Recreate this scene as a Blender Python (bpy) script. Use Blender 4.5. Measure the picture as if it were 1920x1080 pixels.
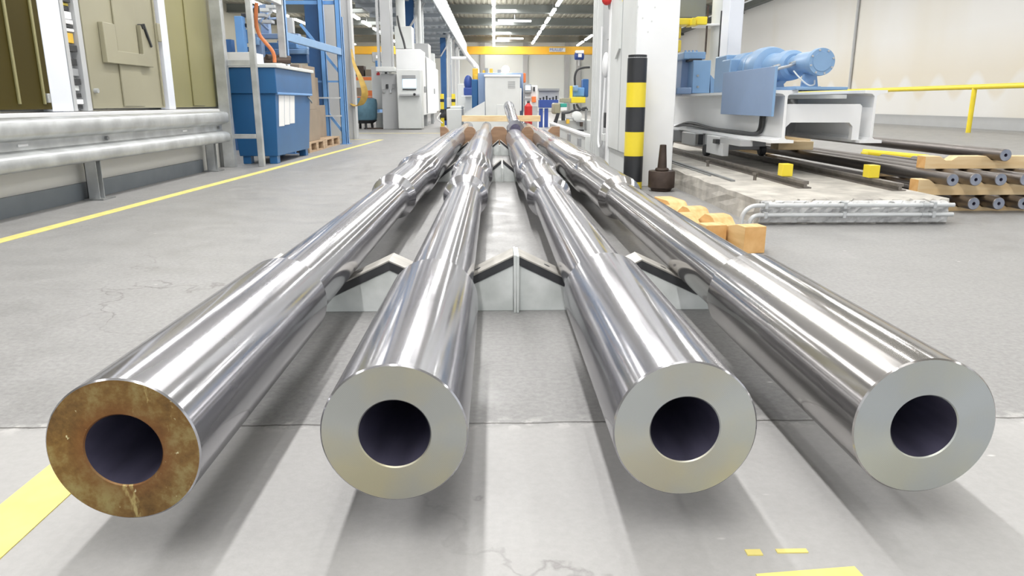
import bpy, math, random
from mathutils import Vector, Matrix
random.seed(7)
S = bpy.context.scene
C = S.collection
for o in list(bpy.data.objects): bpy.data.objects.remove(o)

# ------------------------------------------------------------------ camera, world, lights, exposure
F, VX, HY, H = 1360.0, 926.0, 192.5, 0.70
PITCH = math.atan((540 - HY) / F)
YAW = math.atan((960 - VX) * math.cos(PITCH) / F)
cam = bpy.data.objects.new('camera', bpy.data.cameras.new('camera'))
C.objects.link(cam); S.camera = cam
cam.location = (0, 0, H)
cam.rotation_euler = (math.pi / 2 - PITCH, 0, -YAW)
cam.data.sensor_width = 36; cam.data.lens = F / 1920 * 36
cam.data.clip_start = 0.05; cam.data.clip_end = 300
S.view_settings.view_transform = 'Standard'; S.view_settings.look = 'None'
S.view_settings.gamma = 1; S.view_settings.use_curve_mapping = False
S.view_settings.exposure = -0.03
try:
    S.cycles.use_denoising = True
    S.cycles.max_bounces = 8; S.cycles.diffuse_bounces = 4; S.cycles.glossy_bounces = 4
    S.cycles.sample_clamp_indirect = 8
except Exception: pass
W = bpy.data.worlds.new('world'); S.world = W; W.use_nodes = True
W.node_tree.nodes['Background'].inputs[0].default_value = (0.93, 0.96, 1, 1)
W.node_tree.nodes['Background'].inputs[1].default_value = 1.25

def area(name, loc, sx, sy, power, col=(1, 0.985, 0.97), rot=(0, 0, 0)):
    l = bpy.data.lights.new(name, 'AREA'); l.shape = 'RECTANGLE'; l.size = sx; l.size_y = sy
    l.energy = power; l.color = col
    o = bpy.data.objects.new(name, l); o.location = loc; o.rotation_euler = rot; C.objects.link(o)
    return o
# roof-lights of the hall (long panels below the roof, along the bay) and lamp rows
ROOF = 5.75
area('roof_window_light', (.75, 7, ROOF - .25), 1.5, 24, 230)
area('lamp_row_light', (-.7, 7, ROOF - .3), .22, 24, 800)
area('lamp_row_light', (-5.2, 8, ROOF - .25), 1.2, 24, 640)
area('lamp_row_light', (9.0, 15, ROOF - .25), .8, 38, 1080)
area('lamp_row_light', (0.6, 42, ROOF - .25), 1.2, 38, 2700)
area('lamp_row_light', (-7.5, 42, ROOF - .25), 1.2, 34, 900)

# ------------------------------------------------------------------ pixel to place helpers (rays of the lens meeting known planes)
cp, sp = math.cos(PITCH), math.sin(PITCH); cs, ss = math.cos(YAW), math.sin(YAW)
def ray(px, py):
    u = (px - 960) / F; v = -(py - 540) / F
    return (u*cs + ss*cp + v*ss*sp, -u*ss + cs*cp + v*cs*sp, -sp + v*cp)
def fl(px, py, z=0):
    d = ray(px, py); t = (z - H) / d[2]; return (d[0]*t, d[1]*t, z)
def at(px, py, Y):
    d = ray(px, py); t = Y / d[1]; return (d[0]*t, Y, H + d[2]*t)
def ax(px, py, X):
    d = ray(px, py); t = X / d[0]; return (X, d[1]*t, H + d[2]*t)

# ------------------------------------------------------------------ materials
MATS = {}
def nodes(m): return m.node_tree.nodes, m.node_tree.links
def mat(name, col, rough=.5, metal=0, noise=0.0, scale=8, bump=0, emit=0, stretch=(1, 1, 1), col2=None, coat=0, spec=None):
    """principled surface with object-space noise mottling"""
    m = bpy.data.materials.new(name); m.use_nodes = True; MATS[name] = m
    N, L = nodes(m); b = N['Principled BSDF']
    b.inputs['Base Color'].default_value = (*col, 1); b.inputs['Roughness'].default_value = rough
    b.inputs['Metallic'].default_value = metal
    if coat: b.inputs['Coat Weight'].default_value = coat
    if spec is not None: b.inputs['Specular IOR Level'].default_value = spec
    if emit:
        b.inputs['Emission Color'].default_value = (*col, 1); b.inputs['Emission Strength'].default_value = emit
    tc = N.new('ShaderNodeTexCoord'); mp = N.new('ShaderNodeMapping'); mp.inputs['Scale'].default_value = stretch
    L.new(tc.outputs['Object'], mp.inputs['Vector'])
    nz = N.new('ShaderNodeTexNoise'); nz.inputs['Scale'].default_value = scale; nz.inputs['Detail'].default_value = 6
    L.new(mp.outputs[0], nz.inputs['Vector'])
    if noise or col2:
        r = N.new('ShaderNodeValToRGB'); r.color_ramp.elements[0].position = .35; r.color_ramp.elements[1].position = .68
        c2 = col2 or tuple(c * (1 - noise) for c in col)
        r.color_ramp.elements[0].color = (*c2, 1); r.color_ramp.elements[1].color = (*col, 1)
        L.new(nz.outputs['Fac'], r.inputs[0]); L.new(r.outputs[0], b.inputs['Base Color'])
    if bump:
        bp = N.new('ShaderNodeBump'); bp.inputs['Strength'].default_value = bump; bp.inputs['Distance'].default_value = .01
        L.new(nz.outputs['Fac'], bp.inputs['Height']); L.new(bp.outputs[0], b.inputs['Normal'])
    return m

def mathn(N, L, op, a, b=None, c=None):
    n = N.new('ShaderNodeMath'); n.operation = op
    for i, v in enumerate((a, b, c)):
        if v is None: continue
        if isinstance(v, (int, float)): n.inputs[i].default_value = v
        else: L.new(v, n.inputs[i])
    return n.outputs[0]
def ramp(N, L, fac, *st):
    r = N.new('ShaderNodeValToRGB'); e = r.color_ramp.elements
    while len(e) < len(st): e.new(.5)
    for k, (p, c) in enumerate(st):
        e[k].position = p; e[k].color = (*c, 1) if not isinstance(c, (int, float)) else (c, c, c, 1)
    L.new(fac, r.inputs[0]); return r.outputs[0]
def mixc(N, L, fac, a, b, mode='MIX'):
    n = N.new('ShaderNodeMix'); n.data_type = 'RGBA'; n.blend_type = mode
    for i, v in ((0, fac), (6, a), (7, b)):
        if isinstance(v, tuple): n.inputs[i].default_value = (*v, 1)
        elif isinstance(v, (int, float)): n.inputs[i].default_value = v
        else: L.new(v, n.inputs[i])
    return n.outputs[2]
def noise(N, L, vec, scale, detail=6, rough=.55):
    n = N.new('ShaderNodeTexNoise'); n.inputs['Scale'].default_value = scale; n.inputs['Detail'].default_value = detail
    n.inputs['Roughness'].default_value = rough; L.new(vec, n.inputs['Vector']); return n.outputs['Fac']

def floor_material():
    m = bpy.data.materials.new('concrete_floor'); m.use_nodes = True; MATS['floor'] = m
    N, L = nodes(m); b = N['Principled BSDF']
    tc = N.new('ShaderNodeTexCoord'); P = tc.outputs['Object']
    sx = N.new('ShaderNodeSeparateXYZ'); L.new(P, sx.inputs[0])
    big = noise(N, L, P, .9, 8, .6); mid = noise(N, L, P, 5, 8, .65); fine = noise(N, L, P, 60, 4, .7)
    c = ramp(N, L, big, (.3, (.232, .228, .224)), (.7, (.326, .321, .316)))
    c = mixc(N, L, .5, c, ramp(N, L, mid, (.3, (.228, .224, .221)), (.7, (.355, .35, .345))))
    c = mixc(N, L, .35, c, ramp(N, L, fine, (.35, .20), (.65, .40)))
    # darker resin-coated lane along the left aisle and right apron, paler bare slab in front of the joint
    near = ramp(N, L, mathn(N, L, 'MULTIPLY', mathn(N, L, 'ADD', sx.outputs[1], mathn(N, L, 'MULTIPLY', mid, .10)), .5), (.765, 1), (.79, 0))
    c = mixc(N, L, mathn(N, L, 'MULTIPLY', near, .5), c, (.52, .511, .503))
    # expansion joint, ragged
    j = mathn(N, L, 'ABSOLUTE', mathn(N, L, 'SUBTRACT', mathn(N, L, 'ADD', sx.outputs[1], mathn(N, L, 'MULTIPLY', mathn(N, L, 'SUBTRACT', mid, .5), .03)), 1.51))
    jl = ramp(N, L, mathn(N, L, 'MULTIPLY', j, 100), (.25, 1), (.45, 0))
    chips = mathn(N, L, 'MULTIPLY', ramp(N, L, mathn(N, L, 'MULTIPLY', j, 10), (.0, 1), (.45, 0)), ramp(N, L, noise(N, L, P, 22, 5), (.52, 0), (.6, 1)))
    c = mixc(N, L, mathn(N, L, 'MULTIPLY', chips, .55), c, (.66, .65, .63))
    c = mixc(N, L, mathn(N, L, 'MULTIPLY', jl, .8), c, (.07, .065, .06))
    # hairline cracks
    vo = N.new('ShaderNodeTexVoronoi'); vo.feature = 'DISTANCE_TO_EDGE'; vo.inputs['Scale'].default_value = .55
    w = N.new('ShaderNodeVectorMath'); w.operation = 'ADD'
    wn = N.new('ShaderNodeTexNoise'); wn.inputs['Scale'].default_value = 3.5; wn.inputs['Detail'].default_value = 8; L.new(P, wn.inputs['Vector'])
    L.new(P, w.inputs[0]); sc = N.new('ShaderNodeVectorMath'); sc.operation = 'SCALE'; sc.inputs['Scale'].default_value = .5
    L.new(wn.outputs['Color'], sc.inputs[0]); L.new(sc.outputs[0], w.inputs[1]); L.new(w.outputs[0], vo.inputs['Vector'])
    cr = ramp(N, L, vo.outputs['Distance'], (.0, 1), (.0035, 0))
    cr = mathn(N, L, 'MULTIPLY', cr, ramp(N, L, noise(N, L, P, 1.3, 3), (.45, 0), (.6, .6)))
    c = mixc(N, L, cr, c, (.13, .12, .115))
    # pale paint flecks
    v2 = N.new('ShaderNodeTexVoronoi'); v2.inputs['Scale'].default_value = 7; v2.inputs['Randomness'].default_value = 1
    mp = N.new('ShaderNodeMapping'); mp.inputs['Scale'].default_value = (1, 2.2, 1); L.new(P, mp.inputs[0]); L.new(mp.outputs[0], v2.inputs['Vector'])
    fk = mathn(N, L, 'MULTIPLY', ramp(N, L, v2.outputs['Distance'], (.04, 1), (.08, 0)), ramp(N, L, noise(N, L, P, 3.1, 3), (.55, 0), (.6, .7)))
    c = mixc(N, L, fk, c, (.72, .71, .69))
    L.new(c, b.inputs['Base Color'])
    L.new(ramp(N, L, mid, (.3, .34), (.7, .6)), b.inputs['Roughness'])
    b.inputs['Specular IOR Level'].default_value = .35
    bp = N.new('ShaderNodeBump'); bp.inputs['Strength'].default_value = .25; bp.inputs['Distance'].default_value = .004
    L.new(mixc(N, L, .5, fine, jl), bp.inputs['Height']); L.new(bp.outputs[0], b.inputs['Normal'])
    return m
floor_material()

def steel(name, col=(.62, .62, .64), rough=.115, smudge=.06, dark=(.50, .495, .52), broad=.42):
    """turned steel: feed marks around the axis (local Y), smudges along it"""
    m = bpy.data.materials.new(name); m.use_nodes = True; MATS[name] = m
    N, L = nodes(m); b = N['Principled BSDF']; b.inputs['Metallic'].default_value = 1
    tc = N.new('ShaderNodeTexCoord'); P = tc.outputs['Object']
    mp = N.new('ShaderNodeMapping'); mp.inputs['Scale'].default_value = (14, 1.2, 14); L.new(P, mp.inputs[0])
    n1 = noise(N, L, mp.outputs[0], 1, 7, .6)
    mp2 = N.new('ShaderNodeMapping'); mp2.inputs['Scale'].default_value = (2, 90, 2); L.new(P, mp2.inputs[0])
    n2 = noise(N, L, mp2.outputs[0], 1, 3, .5)
    n3 = noise(N, L, P, 3.3, 5, .6)
    c = ramp(N, L, n1, (.3, dark), (.66, col))
    c = mixc(N, L, ramp(N, L, n3, (.52, 0), (.75, .35)), c, tuple(x * .72 for x in col))
    L.new(c, b.inputs['Base Color'])
    r = mathn(N, L, 'ADD', rough - .05, mathn(N, L, 'MULTIPLY', n2, .08)); r = mathn(N, L, 'ADD', r, mathn(N, L, 'MULTIPLY', n3, smudge * .5))
    L.new(r, b.inputs['Roughness'])
    b.inputs['Anisotropic'].default_value = .35
    tg = N.new('ShaderNodeTangent'); tg.axis = 'Y'; L.new(tg.outputs[0], b.inputs['Tangent'])
    b2 = N.new('ShaderNodeBsdfAnisotropic'); b2.inputs['Roughness'].default_value = .55; L.new(mixc(N, L, 1.0, c, (.55, .55, .57), 'MULTIPLY'), b2.inputs['Color'])
    mx = N.new('ShaderNodeMixShader'); mx.inputs[0].default_value = broad
    L.new(b.outputs[0], mx.inputs[1]); L.new(b2.outputs[0], mx.inputs[2]); L.new(mx.outputs[0], N['Material Output'].inputs['Surface'])
    bp = N.new('ShaderNodeBump'); bp.inputs['Strength'].default_value = .012; bp.inputs['Distance'].default_value = .001
    L.new(n1, bp.inputs['Height']); L.new(bp.outputs[0], b.inputs['Normal'])
    return m
steel('tube_steel'); steel('tube_steel_warm', (.60, .585, .57), .10, .08, (.46, .445, .43))
steel('dark_tube_steel', (.36, .33, .31), .30, .2, (.22, .20, .19))

def face_mat(name, base, tint, rust=0):
    """faced end of a bar: turning rings, soft random tints, optional rust film"""
    m = bpy.data.materials.new(name); m.use_nodes = True; MATS[name] = m
    N, L = nodes(m); b = N['Principled BSDF']; b.inputs['Metallic'].default_value = .85
    tc = N.new('ShaderNodeTexCoord'); P = tc.outputs['Object']
    sx = N.new('ShaderNodeSeparateXYZ'); L.new(P, sx.inputs[0])
    rad = mathn(N, L, 'SQRT', mathn(N, L, 'ADD', mathn(N, L, 'POWER', sx.outputs[0], 2), mathn(N, L, 'POWER', sx.outputs[2], 2)))
    nz = noise(N, L, P, 5.5, 3, .5)
    c = ramp(N, L, nz, (.44, base), (.64, tint))
    rg = N.new('ShaderNodeTexWave'); rg.wave_type = 'RINGS'; rg.rings_direction = 'Y'; rg.inputs['Scale'].default_value = 130; rg.inputs['Distortion'].default_value = 1.2
    L.new(P, rg.inputs['Vector'])
    c = mixc(N, L, .07, c, rg.outputs['Color'], 'MULTIPLY')
    if rust:
        n2 = noise(N, L, P, 11, 10, .72)
        mp = N.new('ShaderNodeMapping'); mp.inputs['Scale'].default_value = (26, 1, 9); mp.inputs['Rotation'].default_value = (0, .6, 0); L.new(P, mp.inputs[0])
        n3 = noise(N, L, mp.outputs[0], 1, 6, .65)
        rc = ramp(N, L, n2, (.36, (.075, .035, .010)), (.5, (.20, .105, .028)), (.62, (.30, .24, .095)))
        ed = ramp(N, L, mathn(N, L, 'MULTIPLY', rad, 6), (.33, 1), (.52, .0))
        rc = mixc(N, L, mathn(N, L, 'MULTIPLY', ed, .75), rc, (.17, .05, .012))
        c = mixc(N, L, rust, c, rc)
        c = mixc(N, L, ramp(N, L, n3, (.60, 0), (.66, .7)), c, (.55, .46, .20))
        n4 = noise(N, L, P, 70, 4, .6)
        c = mixc(N, L, ramp(N, L, n4, (.68, 0), (.71, .8)), c, (.70, .66, .42))
        L.new(ramp(N, L, n2, (.3, .75), (.7, .5)), b.inputs['Metallic'])
    L.new(c, b.inputs['Base Color'])
    b.inputs['Roughness'].default_value = .36 if not rust else .42
    b.inputs['Anisotropic'].default_value = .75
    tg = N.new('ShaderNodeTangent'); tg.axis = 'Y'; L.new(tg.outputs[0], b.inputs['Tangent'])
    return m
face_mat('face_rust', (.26, .22, .13), (.33, .29, .17), .88)
face_mat('face_olive', (.40, .41, .39), (.48, .45, .32))
face_mat('face_silver', (.47, .49, .48), (.52, .495, .39))
face_mat('face_blue', (.47, .50, .51), (.52, .53, .46))
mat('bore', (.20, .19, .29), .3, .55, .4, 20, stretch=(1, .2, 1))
mat('pipe_zinc', (.70, .72, .73), .4, .35, .12, 9)
mat('white_paint', (.90, .91, .92), .45, 0, .04, 3)
mat('blueish_white', (.78, .81, .88), .4, 0, .04, 3)
mat('machine_grey', (.50, .51, .52), .45, 0, .06, 2)
mat('machine_pale', (.72, .74, .73), .5, 0, .07, 2.5)
mat('beige_panel', (.34, .32, .225), .45, 0, .12, 1.2)
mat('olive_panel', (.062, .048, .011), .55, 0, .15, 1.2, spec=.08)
mat('olive_light_panel', (.28, .26, .12), .42, 0, .12, 1.2)
mat('zinc', (.62, .64, .65), .42, .6, .28, 6, .05)
mat('zinc_dark', (.36, .37, .37), .5, .7, .25, 6, .05)
mat('wall_white', (.76, .75, .71), .55, 0, .05, 1.5)
mat('skirting', (.19, .215, .24), .5, 0, .12, 5)
mat('yellow_paint', (.86, .68, .10), .5, 0, .2, 9)
mat('line_yellow', (.86, .74, .24), .6, 0, .18, 14)
mat('safety_yellow', (.88, .70, .04), .35, 0, .06, 5)
mat('crane_yellow', (.85, .47, .03), .4, 0, .06, 2)
mat('black_plastic', (.03, .032, .036), .4, 0, .2, 6)
mat('dark_rubber', (.045, .047, .05), .55, 0, .3, 10)
mat('grey_plastic', (.35, .36, .37), .5, 0, .1, 5)
mat('container_blue', (.022, .13, .33), .42, 0, .14, 3)
mat('rack_blue', (.14, .33, .66), .45, 0, .1, 4)
mat('column_blue', (.03, .12, .32), .45, 0, .15, 3)
mat('pump_blue', (.24, .40, .63), .38, 0, .08, 5)
mat('pump_grey_blue', (.24, .34, .53), .42, 0, .08, 3)
mat('deep_blue', (.04, .09, .36), .45, 0, .1, 5)
mat('cardboard', (.31, .25, .19), .8, 0, .14, 4)
mat('wood', (.80, .56, .27), .6, 0, 0, 3, .05, stretch=(9, 1.2, 9), col2=(.62, .38, .15))
mat('wood_pale', (.84, .67, .41), .6, 0, 0, 3, .05, stretch=(1.2, 9, 9), col2=(.74, .53, .28))
mat('wood_end', (.84, .52, .22), .65, 0, 0, 14, .05, col2=(.70, .38, .13))
mat('pallet_wood', (.52, .38, .25), .75, 0, 0, 4, .05, stretch=(9, 1.5, 9), col2=(.36, .25, .16))
mat('brown_steel', (.085, .06, .048), .5, .4, .3, 16, .05)
mat('pedestal', (.56, .535, .485), .85, 0, .0, 7, .5, col2=(.37, .35, .32))
mat('pedestal_front', (.76, .76, .75), .8, 0, .0, 12, .9, col2=(.46, .46, .46))
mat('pad_light', (.54, .52, .48), .5, .3, .25, 18, .1)
mat('pad_dark', (.07, .072, .078), .5, .2, .3, 14)
mat('support_paint', (.90, .93, .92), .55, 0, 0, 7, .05, col2=(.62, .66, .64))
mat('rail_steel', (.26, .235, .21), .45, .6, .35, 10, .1)
mat('screen_glow', (.62, .78, .95), .3, 0, emit=.7)
mat('lamp_glow', (1, .99, .96), .3, 0, emit=22)
mat('beacon_glow', (1, 1, 1), .3, 0, emit=9)
mat('green_led', (.2, 1, .5), .3, 0, emit=2)
mat('orange', (.85, .22, .06), .5, 0, .1, 4)
mat('red', (.62, .03, .03), .4, 0, .1, 4)
mat('teal', (.04, .38, .30), .5, 0, .1, 4)
mat('tank_blue', (.12, .24, .32), .45, .2, .3, 5)
mat('paper', (.86, .86, .86), .8, 0, .03, 5)
mat('belt', (.55, .36, .08), .6, 0, .3, 8)
mat('hose_orange', (.62, .19, .06), .5, 0, .1, 8)
mat('roof_sheet', (.48, .46, .38), .7, 0, .12, .6)
mat('roof_beam', (.20, .215, .205), .7, 0, .1, 1)
mat('deck_grey', (.42, .46, .50), .6, 0, .1, 1)
mat('back_wall', (.82, .85, .83), .6, 0, .03, .3)
mat('amber', (.80, .50, .05), .4, 0, .1, 6)

def right_wall_mat():
    m = bpy.data.materials.new('stained_wall'); m.use_nodes = True; MATS['stained_wall'] = m
    N, L = nodes(m); b = N['Principled BSDF']; b.inputs['Roughness'].default_value = .7
    tc = N.new('ShaderNodeTexCoord'); P = tc.outputs['Object']
    sx = N.new('ShaderNodeSeparateXYZ'); L.new(P, sx.inputs[0])
    mp = N.new('ShaderNodeMapping'); mp.inputs['Scale'].default_value = (1, .28, .09); L.new(P, mp.inputs[0])
    n = noise(N, L, mp.outputs[0], 1.1, 3, .45)
    c = ramp(N, L, n, (.30, (.73, .70, .63)), (.56, (.77, .765, .75)))
    # scalloped tide marks above the dado
    wv = mathn(N, L, 'ABSOLUTE', mathn(N, L, 'SINE', mathn(N, L, 'MULTIPLY', sx.outputs[1], 1.75)))
    lim = mathn(N, L, 'ADD', -.25, mathn(N, L, 'MULTIPLY', mathn(N, L, 'POWER', wv, 2), .7))
    tide = mathn(N, L, 'MULTIPLY', mathn(N, L, 'SUBTRACT', sx.outputs[2], lim), 2)
    tr = ramp(N, L, tide, (.1, 0), (.5, 1))
    up = ramp(N, L, mathn(N, L, 'MULTIPLY', sx.outputs[2], .3), (.2, 1), (.55, 0))
    c = mixc(N, L, mathn(N, L, 'MULTIPLY', mathn(N, L, 'MULTIPLY', tr, up), .6), c, (.70, .63, .50))
    L.new(c, b.inputs['Base Color']); return m
right_wall_mat()

# ------------------------------------------------------------------ mesh builder
class M:
    def __init__(s): s.v = []; s.f = []
    def add(s, vs, fs):
        k = len(s.v); s.v += [tuple(v) for v in vs]; s.f += [tuple(i + k for i in f) for f in fs]; return s
    def box(s, x0, x1, y0, y1, z0, z1):
        x0, x1 = sorted((x0, x1)); y0, y1 = sorted((y0, y1)); z0, z1 = sorted((z0, z1))
        return s.add([(x0,y0,z0),(x1,y0,z0),(x1,y1,z0),(x0,y1,z0),(x0,y0,z1),(x1,y0,z1),(x1,y1,z1),(x0,y1,z1)],
                     [(0,3,2,1),(4,5,6,7),(0,1,5,4),(1,2,6,5),(2,3,7,6),(3,0,4,7)])
    def bar(s, p, q, w, h=None, up=(0, 0, 1)):
        p, q = Vector(p), Vector(q); h = h or w; d = (q - p).normalized(); u = Vector(up)
        if abs(d.dot(u)) > .98: u = Vector((0, 1, 0))
        a = d.cross(u).normalized() * w / 2; b = a.cross(d).normalized() * h / 2
        vs = [p-a-b, p+a-b, p+a+b, p-a+b, q-a-b, q+a-b, q+a+b, q-a+b]
        return s.add(vs, [(0,1,2,3),(7,6,5,4),(0,4,5,1),(1,5,6,2),(2,6,7,3),(3,7,4,0)])
    def lathe(s, p, d, prof, n=32, cap0=True, cap1=True):
        """prof: (distance along d, radius) pairs"""
        p, d = Vector(p), Vector(d).normalized(); u = Vector((0, 0, 1)) if abs(d.z) < .9 else Vector((1, 0, 0))
        a = d.cross(u).normalized(); b = a.cross(d).normalized(); vs = []; fs = []
        for (t, r) in prof:
            for k in range(n):
                w = 2 * math.pi * k / n; vs.append(p + d*t + (a*math.cos(w) + b*math.sin(w)) * r)
        for i in range(len(prof) - 1):
            for k in range(n):
                k2 = (k + 1) % n; fs.append((i*n+k, (i+1)*n+k, (i+1)*n+k2, i*n+k2))
        if cap0: fs.append(tuple(range(n)))
        if cap1: fs.append(tuple((len(prof)-1)*n + k for k in reversed(range(n))))
        return s.add(vs, fs)
    def cyl(s, p, q, r, n=20, r2=None):
        p, q = Vector(p), Vector(q); return s.lathe(p, q - p, [(0, r), ((q-p).length, r2 if r2 is not None else r)], n)
    def prism(s, poly, a0, a1, axis='y'):
        """poly in the two other axes, extruded along axis"""
        n = len(poly); f = {'y': lambda a, b, t: (a, t, b), 'x': lambda a, b, t: (t, a, b), 'z': lambda a, b, t: (a, b, t)}[axis]
        vs = [f(a, b, a0) for a, b in poly] + [f(a, b, a1) for a, b in poly]
        return s.add(vs, [tuple(range(n)), tuple(range(2*n-1, n-1, -1))] + [(i, i+n, (i+1) % n + n, (i+1) % n) for i in range(n)])
    def tube(s, pts, r, n=10):
        pts = [Vector(p) for p in pts]; vs = []; fs = []; up = Vector((0, 0, 1)); prev = None
        for i, p in enumerate(pts):
            d = (pts[min(i+1, len(pts)-1)] - pts[max(i-1, 0)]).normalized()
            if prev is None:
                a = d.cross(up if abs(d.z) < .9 else Vector((1, 0, 0))).normalized()
            else: a = (prev - d * prev.dot(d)).normalized()
            prev = a; b = d.cross(a)
            for k in range(n):
                w = 2*math.pi*k/n; vs.append(p + (a*math.cos(w) + b*math.sin(w)) * r)
        for i in range(len(pts)-1):
            for k in range(n): k2 = (k+1) % n; fs.append((i*n+k, i*n+k2, (i+1)*n+k2, (i+1)*n+k))
        fs.append(tuple(reversed(range(n)))); fs.append(tuple((len(pts)-1)*n+k for k in range(n)))
        return s.add(vs, fs)
    def ball(s, c, r, n=16, sc=(1, 1, 1)):
        c = Vector(c); vs = []; fs = []; m = n // 2
        for i in range(m + 1):
            t = math.pi * i / m
            for k in range(n):
                w = 2*math.pi*k/n; vs.append((c.x + r*sc[0]*math.sin(t)*math.cos(w), c.y + r*sc[1]*math.sin(t)*math.sin(w), c.z + r*sc[2]*math.cos(t)))
        for i in range(m):
            for k in range(n): k2 = (k+1) % n; fs.append((i*n+k, (i+1)*n+k, (i+1)*n+k2, i*n+k2))
        return s.add(vs, fs)
def smoothpts(pts, n=8):
    """catmull-rom through pts"""
    P = [Vector(p) for p in pts]; P = [P[0]*2 - P[1]] + P + [P[-1]*2 - P[-2]]; out = []
    for i in range(1, len(P) - 2):
        for k in range(n):
            t = k / n; a, b, c, d = P[i-1], P[i], P[i+1], P[i+2]
            out.append(.5*((2*b) + (c-a)*t + (2*a-5*b+4*c-d)*t*t + (3*b-a-3*c+d)*t**3))
    return out + [P[-2]]

def wloc(o):
    v = Vector(o.location)
    while o.parent: o = o.parent; v += o.location
    return v
def obj(name, b, m, parent=None, base=None, smooth=True, bevel=0, ang=35):
    me = bpy.data.meshes.new(name)
    vs = [Vector(v) for v in b.v]
    if parent: off = wloc(parent)
    elif base: off = Vector(base)
    else:
        xs = [v.x for v in vs]; ys = [v.y for v in vs]; zs = [v.z for v in vs]
        off = Vector(((min(xs)+max(xs))/2, (min(ys)+max(ys))/2, min(zs)))
    org = Vector((0, 0, 0))
    if parent:   # give the part an origin of its own
        xs = [v.x for v in vs]; ys = [v.y for v in vs]; zs = [v.z for v in vs]
        org = Vector(((min(xs)+max(xs))/2, (min(ys)+max(ys))/2, (min(zs)+max(zs))/2)) - off
        if base == 'parent': org = Vector((0, 0, 0))
    me.from_pydata([v - off - org for v in vs], [], b.f); me.update()
    me.materials.append(MATS[m] if isinstance(m, str) else m)
    o = bpy.data.objects.new(name, me); C.objects.link(o)
    if parent: o.parent = parent; o.location = org
    else: o.location = off
    import bmesh
    bb = bmesh.new(); bb.from_mesh(me); bmesh.ops.recalc_face_normals(bb, faces=bb.faces); bb.to_mesh(me); bb.free()
    if smooth:
        me.shade_smooth(); me.set_sharp_from_angle(angle=math.radians(ang))
    if bevel:
        mo = o.modifiers.new('edge', 'BEVEL'); mo.width = bevel; mo.segments = 2; mo.limit_method = 'ANGLE'; mo.angle_limit = math.radians(50)
    return o
def tag(o, label, cat, group=None, kind=None):
    o['label'] = label; o['category'] = cat
    if group: o['group'] = group
    if kind: o['kind'] = kind
    return o
def thing(name, loc, label, cat, group=None):
    o = bpy.data.objects.new(name, None); o.empty_display_size = .05; C.objects.link(o); o.location = loc
    return tag(o, label, cat, group)
def struct(name, b, m, label=None, **k):
    o = obj(name, b, m, **k); o['kind'] = 'structure'
    if label: o['label'] = label
    return o
def dup(root, delta, label=None):
    r = root.copy(); C.objects.link(r); r.location = Vector(root.location) + Vector(delta)
    if label: r['label'] = label
    for ch in list(root.children):
        c = ch.copy(); C.objects.link(c); c.parent = r
        for g in list(ch.children):
            d = g.copy(); C.objects.link(d); d.parent = c
    return r
B = lambda *a: M().box(*a)

# ------------------------------------------------------------------ setting
XL, XR, YB, YF = -14.0, 13.4, -7.0, 64.0
struct('floor', B(XL, XR, YB, YF, -.1, 0), 'floor', base=(0, 0, 0), smooth=False)
def corrugated(x0, x1, y0, y1, z, p=.28, h=.05):
    b = M(); n = int((x1 - x0) / p); pts = []
    for i in range(n):
        x = x0 + i*p
        pts += [(x, z), (x + p*.35, z), (x + p*.5, z + h), (x + p*.85, z + h)]
    k = len(pts); vs = [(a, y0, c) for a, c in pts] + [(a, y1, c) for a, c in pts]
    return b.add(vs, [(i, i+1, i+1+k, i+k) for i in range(k-1)])
struct('ceiling', corrugated(XL, XR, YB, YF, ROOF), 'roof_sheet', smooth=False)
for i, y in enumerate([8, 14.5, 21, 28, 34.7, 41, 47.2, 53.7, 60]):
    b = B(XL, XR, y - .1, y + .1, ROOF - .42, ROOF - .02); b.box(XL, XR, y - .22, y + .22, ROOF - .45, ROOF - .42)
    struct('trim_%d' % (i + 1), b, 'roof_beam', smooth=False)
struct('wall_back', B(XL, XR, YF, YF + .2, 0, ROOF + .3), 'back_wall', smooth=False)
k = 0
for px in (985, 1063, 1085, 905):
    x = at(px, 130, YF - .2)[0]
    struct('trim_%d' % (20 + k), B(x - .2, x + .2, YF - .25, YF, 0, ROOF), 'machine_grey', smooth=False); k += 1
struct('wall_left', B(XL - .2, XL, YB, YF, 0, ROOF + .3), 'roof_sheet', smooth=False)
struct('wall_right', B(XR, XR + .2, 2, YF, 0, ROOF + .3), 'stained_wall', smooth=False, base=(XR, 0, .9))
struct('baseboard_right', B(XR - .04, XR, 2, YF, 0, .32), 'machine_grey', smooth=False)
x = 0
py_ = ax(1600, 120, XR)[1]
struct('trim_30', M().cyl((XR - .06, py_, .3), (XR - .06, py_, ROOF), .05, 10), 'machine_grey', 'grey downpipe on the pale right wall')
struct('trim_31', B(XR - .35, XR, 2, YF, 5.45, 5.7), 'roof_beam', smooth=False)

# painted floor lines (2 mm of paint)
def strip(pts, w):
    b = M(); P = [Vector(p) for p in pts]; vs = []
    for i, p in enumerate(P):
        d = (P[min(i+1, len(P)-1)] - P[max(i-1, 0)]).normalized(); n = Vector((-d.y, d.x, 0)) * w / 2
        if 0 < i < len(P)-1:
            d1 = (P[i]-P[i-1]).normalized(); c = max(.4, Vector((-d1.y, d1.x, 0)).dot(n.normalized())); n = n / c
        vs += [p - n + Vector((0,0,.002)), p + n + Vector((0,0,.002)), p - n - Vector((0,0,.01)), p + n - Vector((0,0,.01))]
    fs = []
    for i in range(len(P)-1):
        a = 4*i; fs += [(a, a+4, a+5, a+1), (a, a+2, a+6, a+4), (a+1, a+5, a+7, a+3)]
    fs += [(0, 1, 3, 2), (4*len(P)-4, 4*len(P)-2, 4*len(P)-1, 4*len(P)-3)]
    return b.add(vs, fs)
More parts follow.
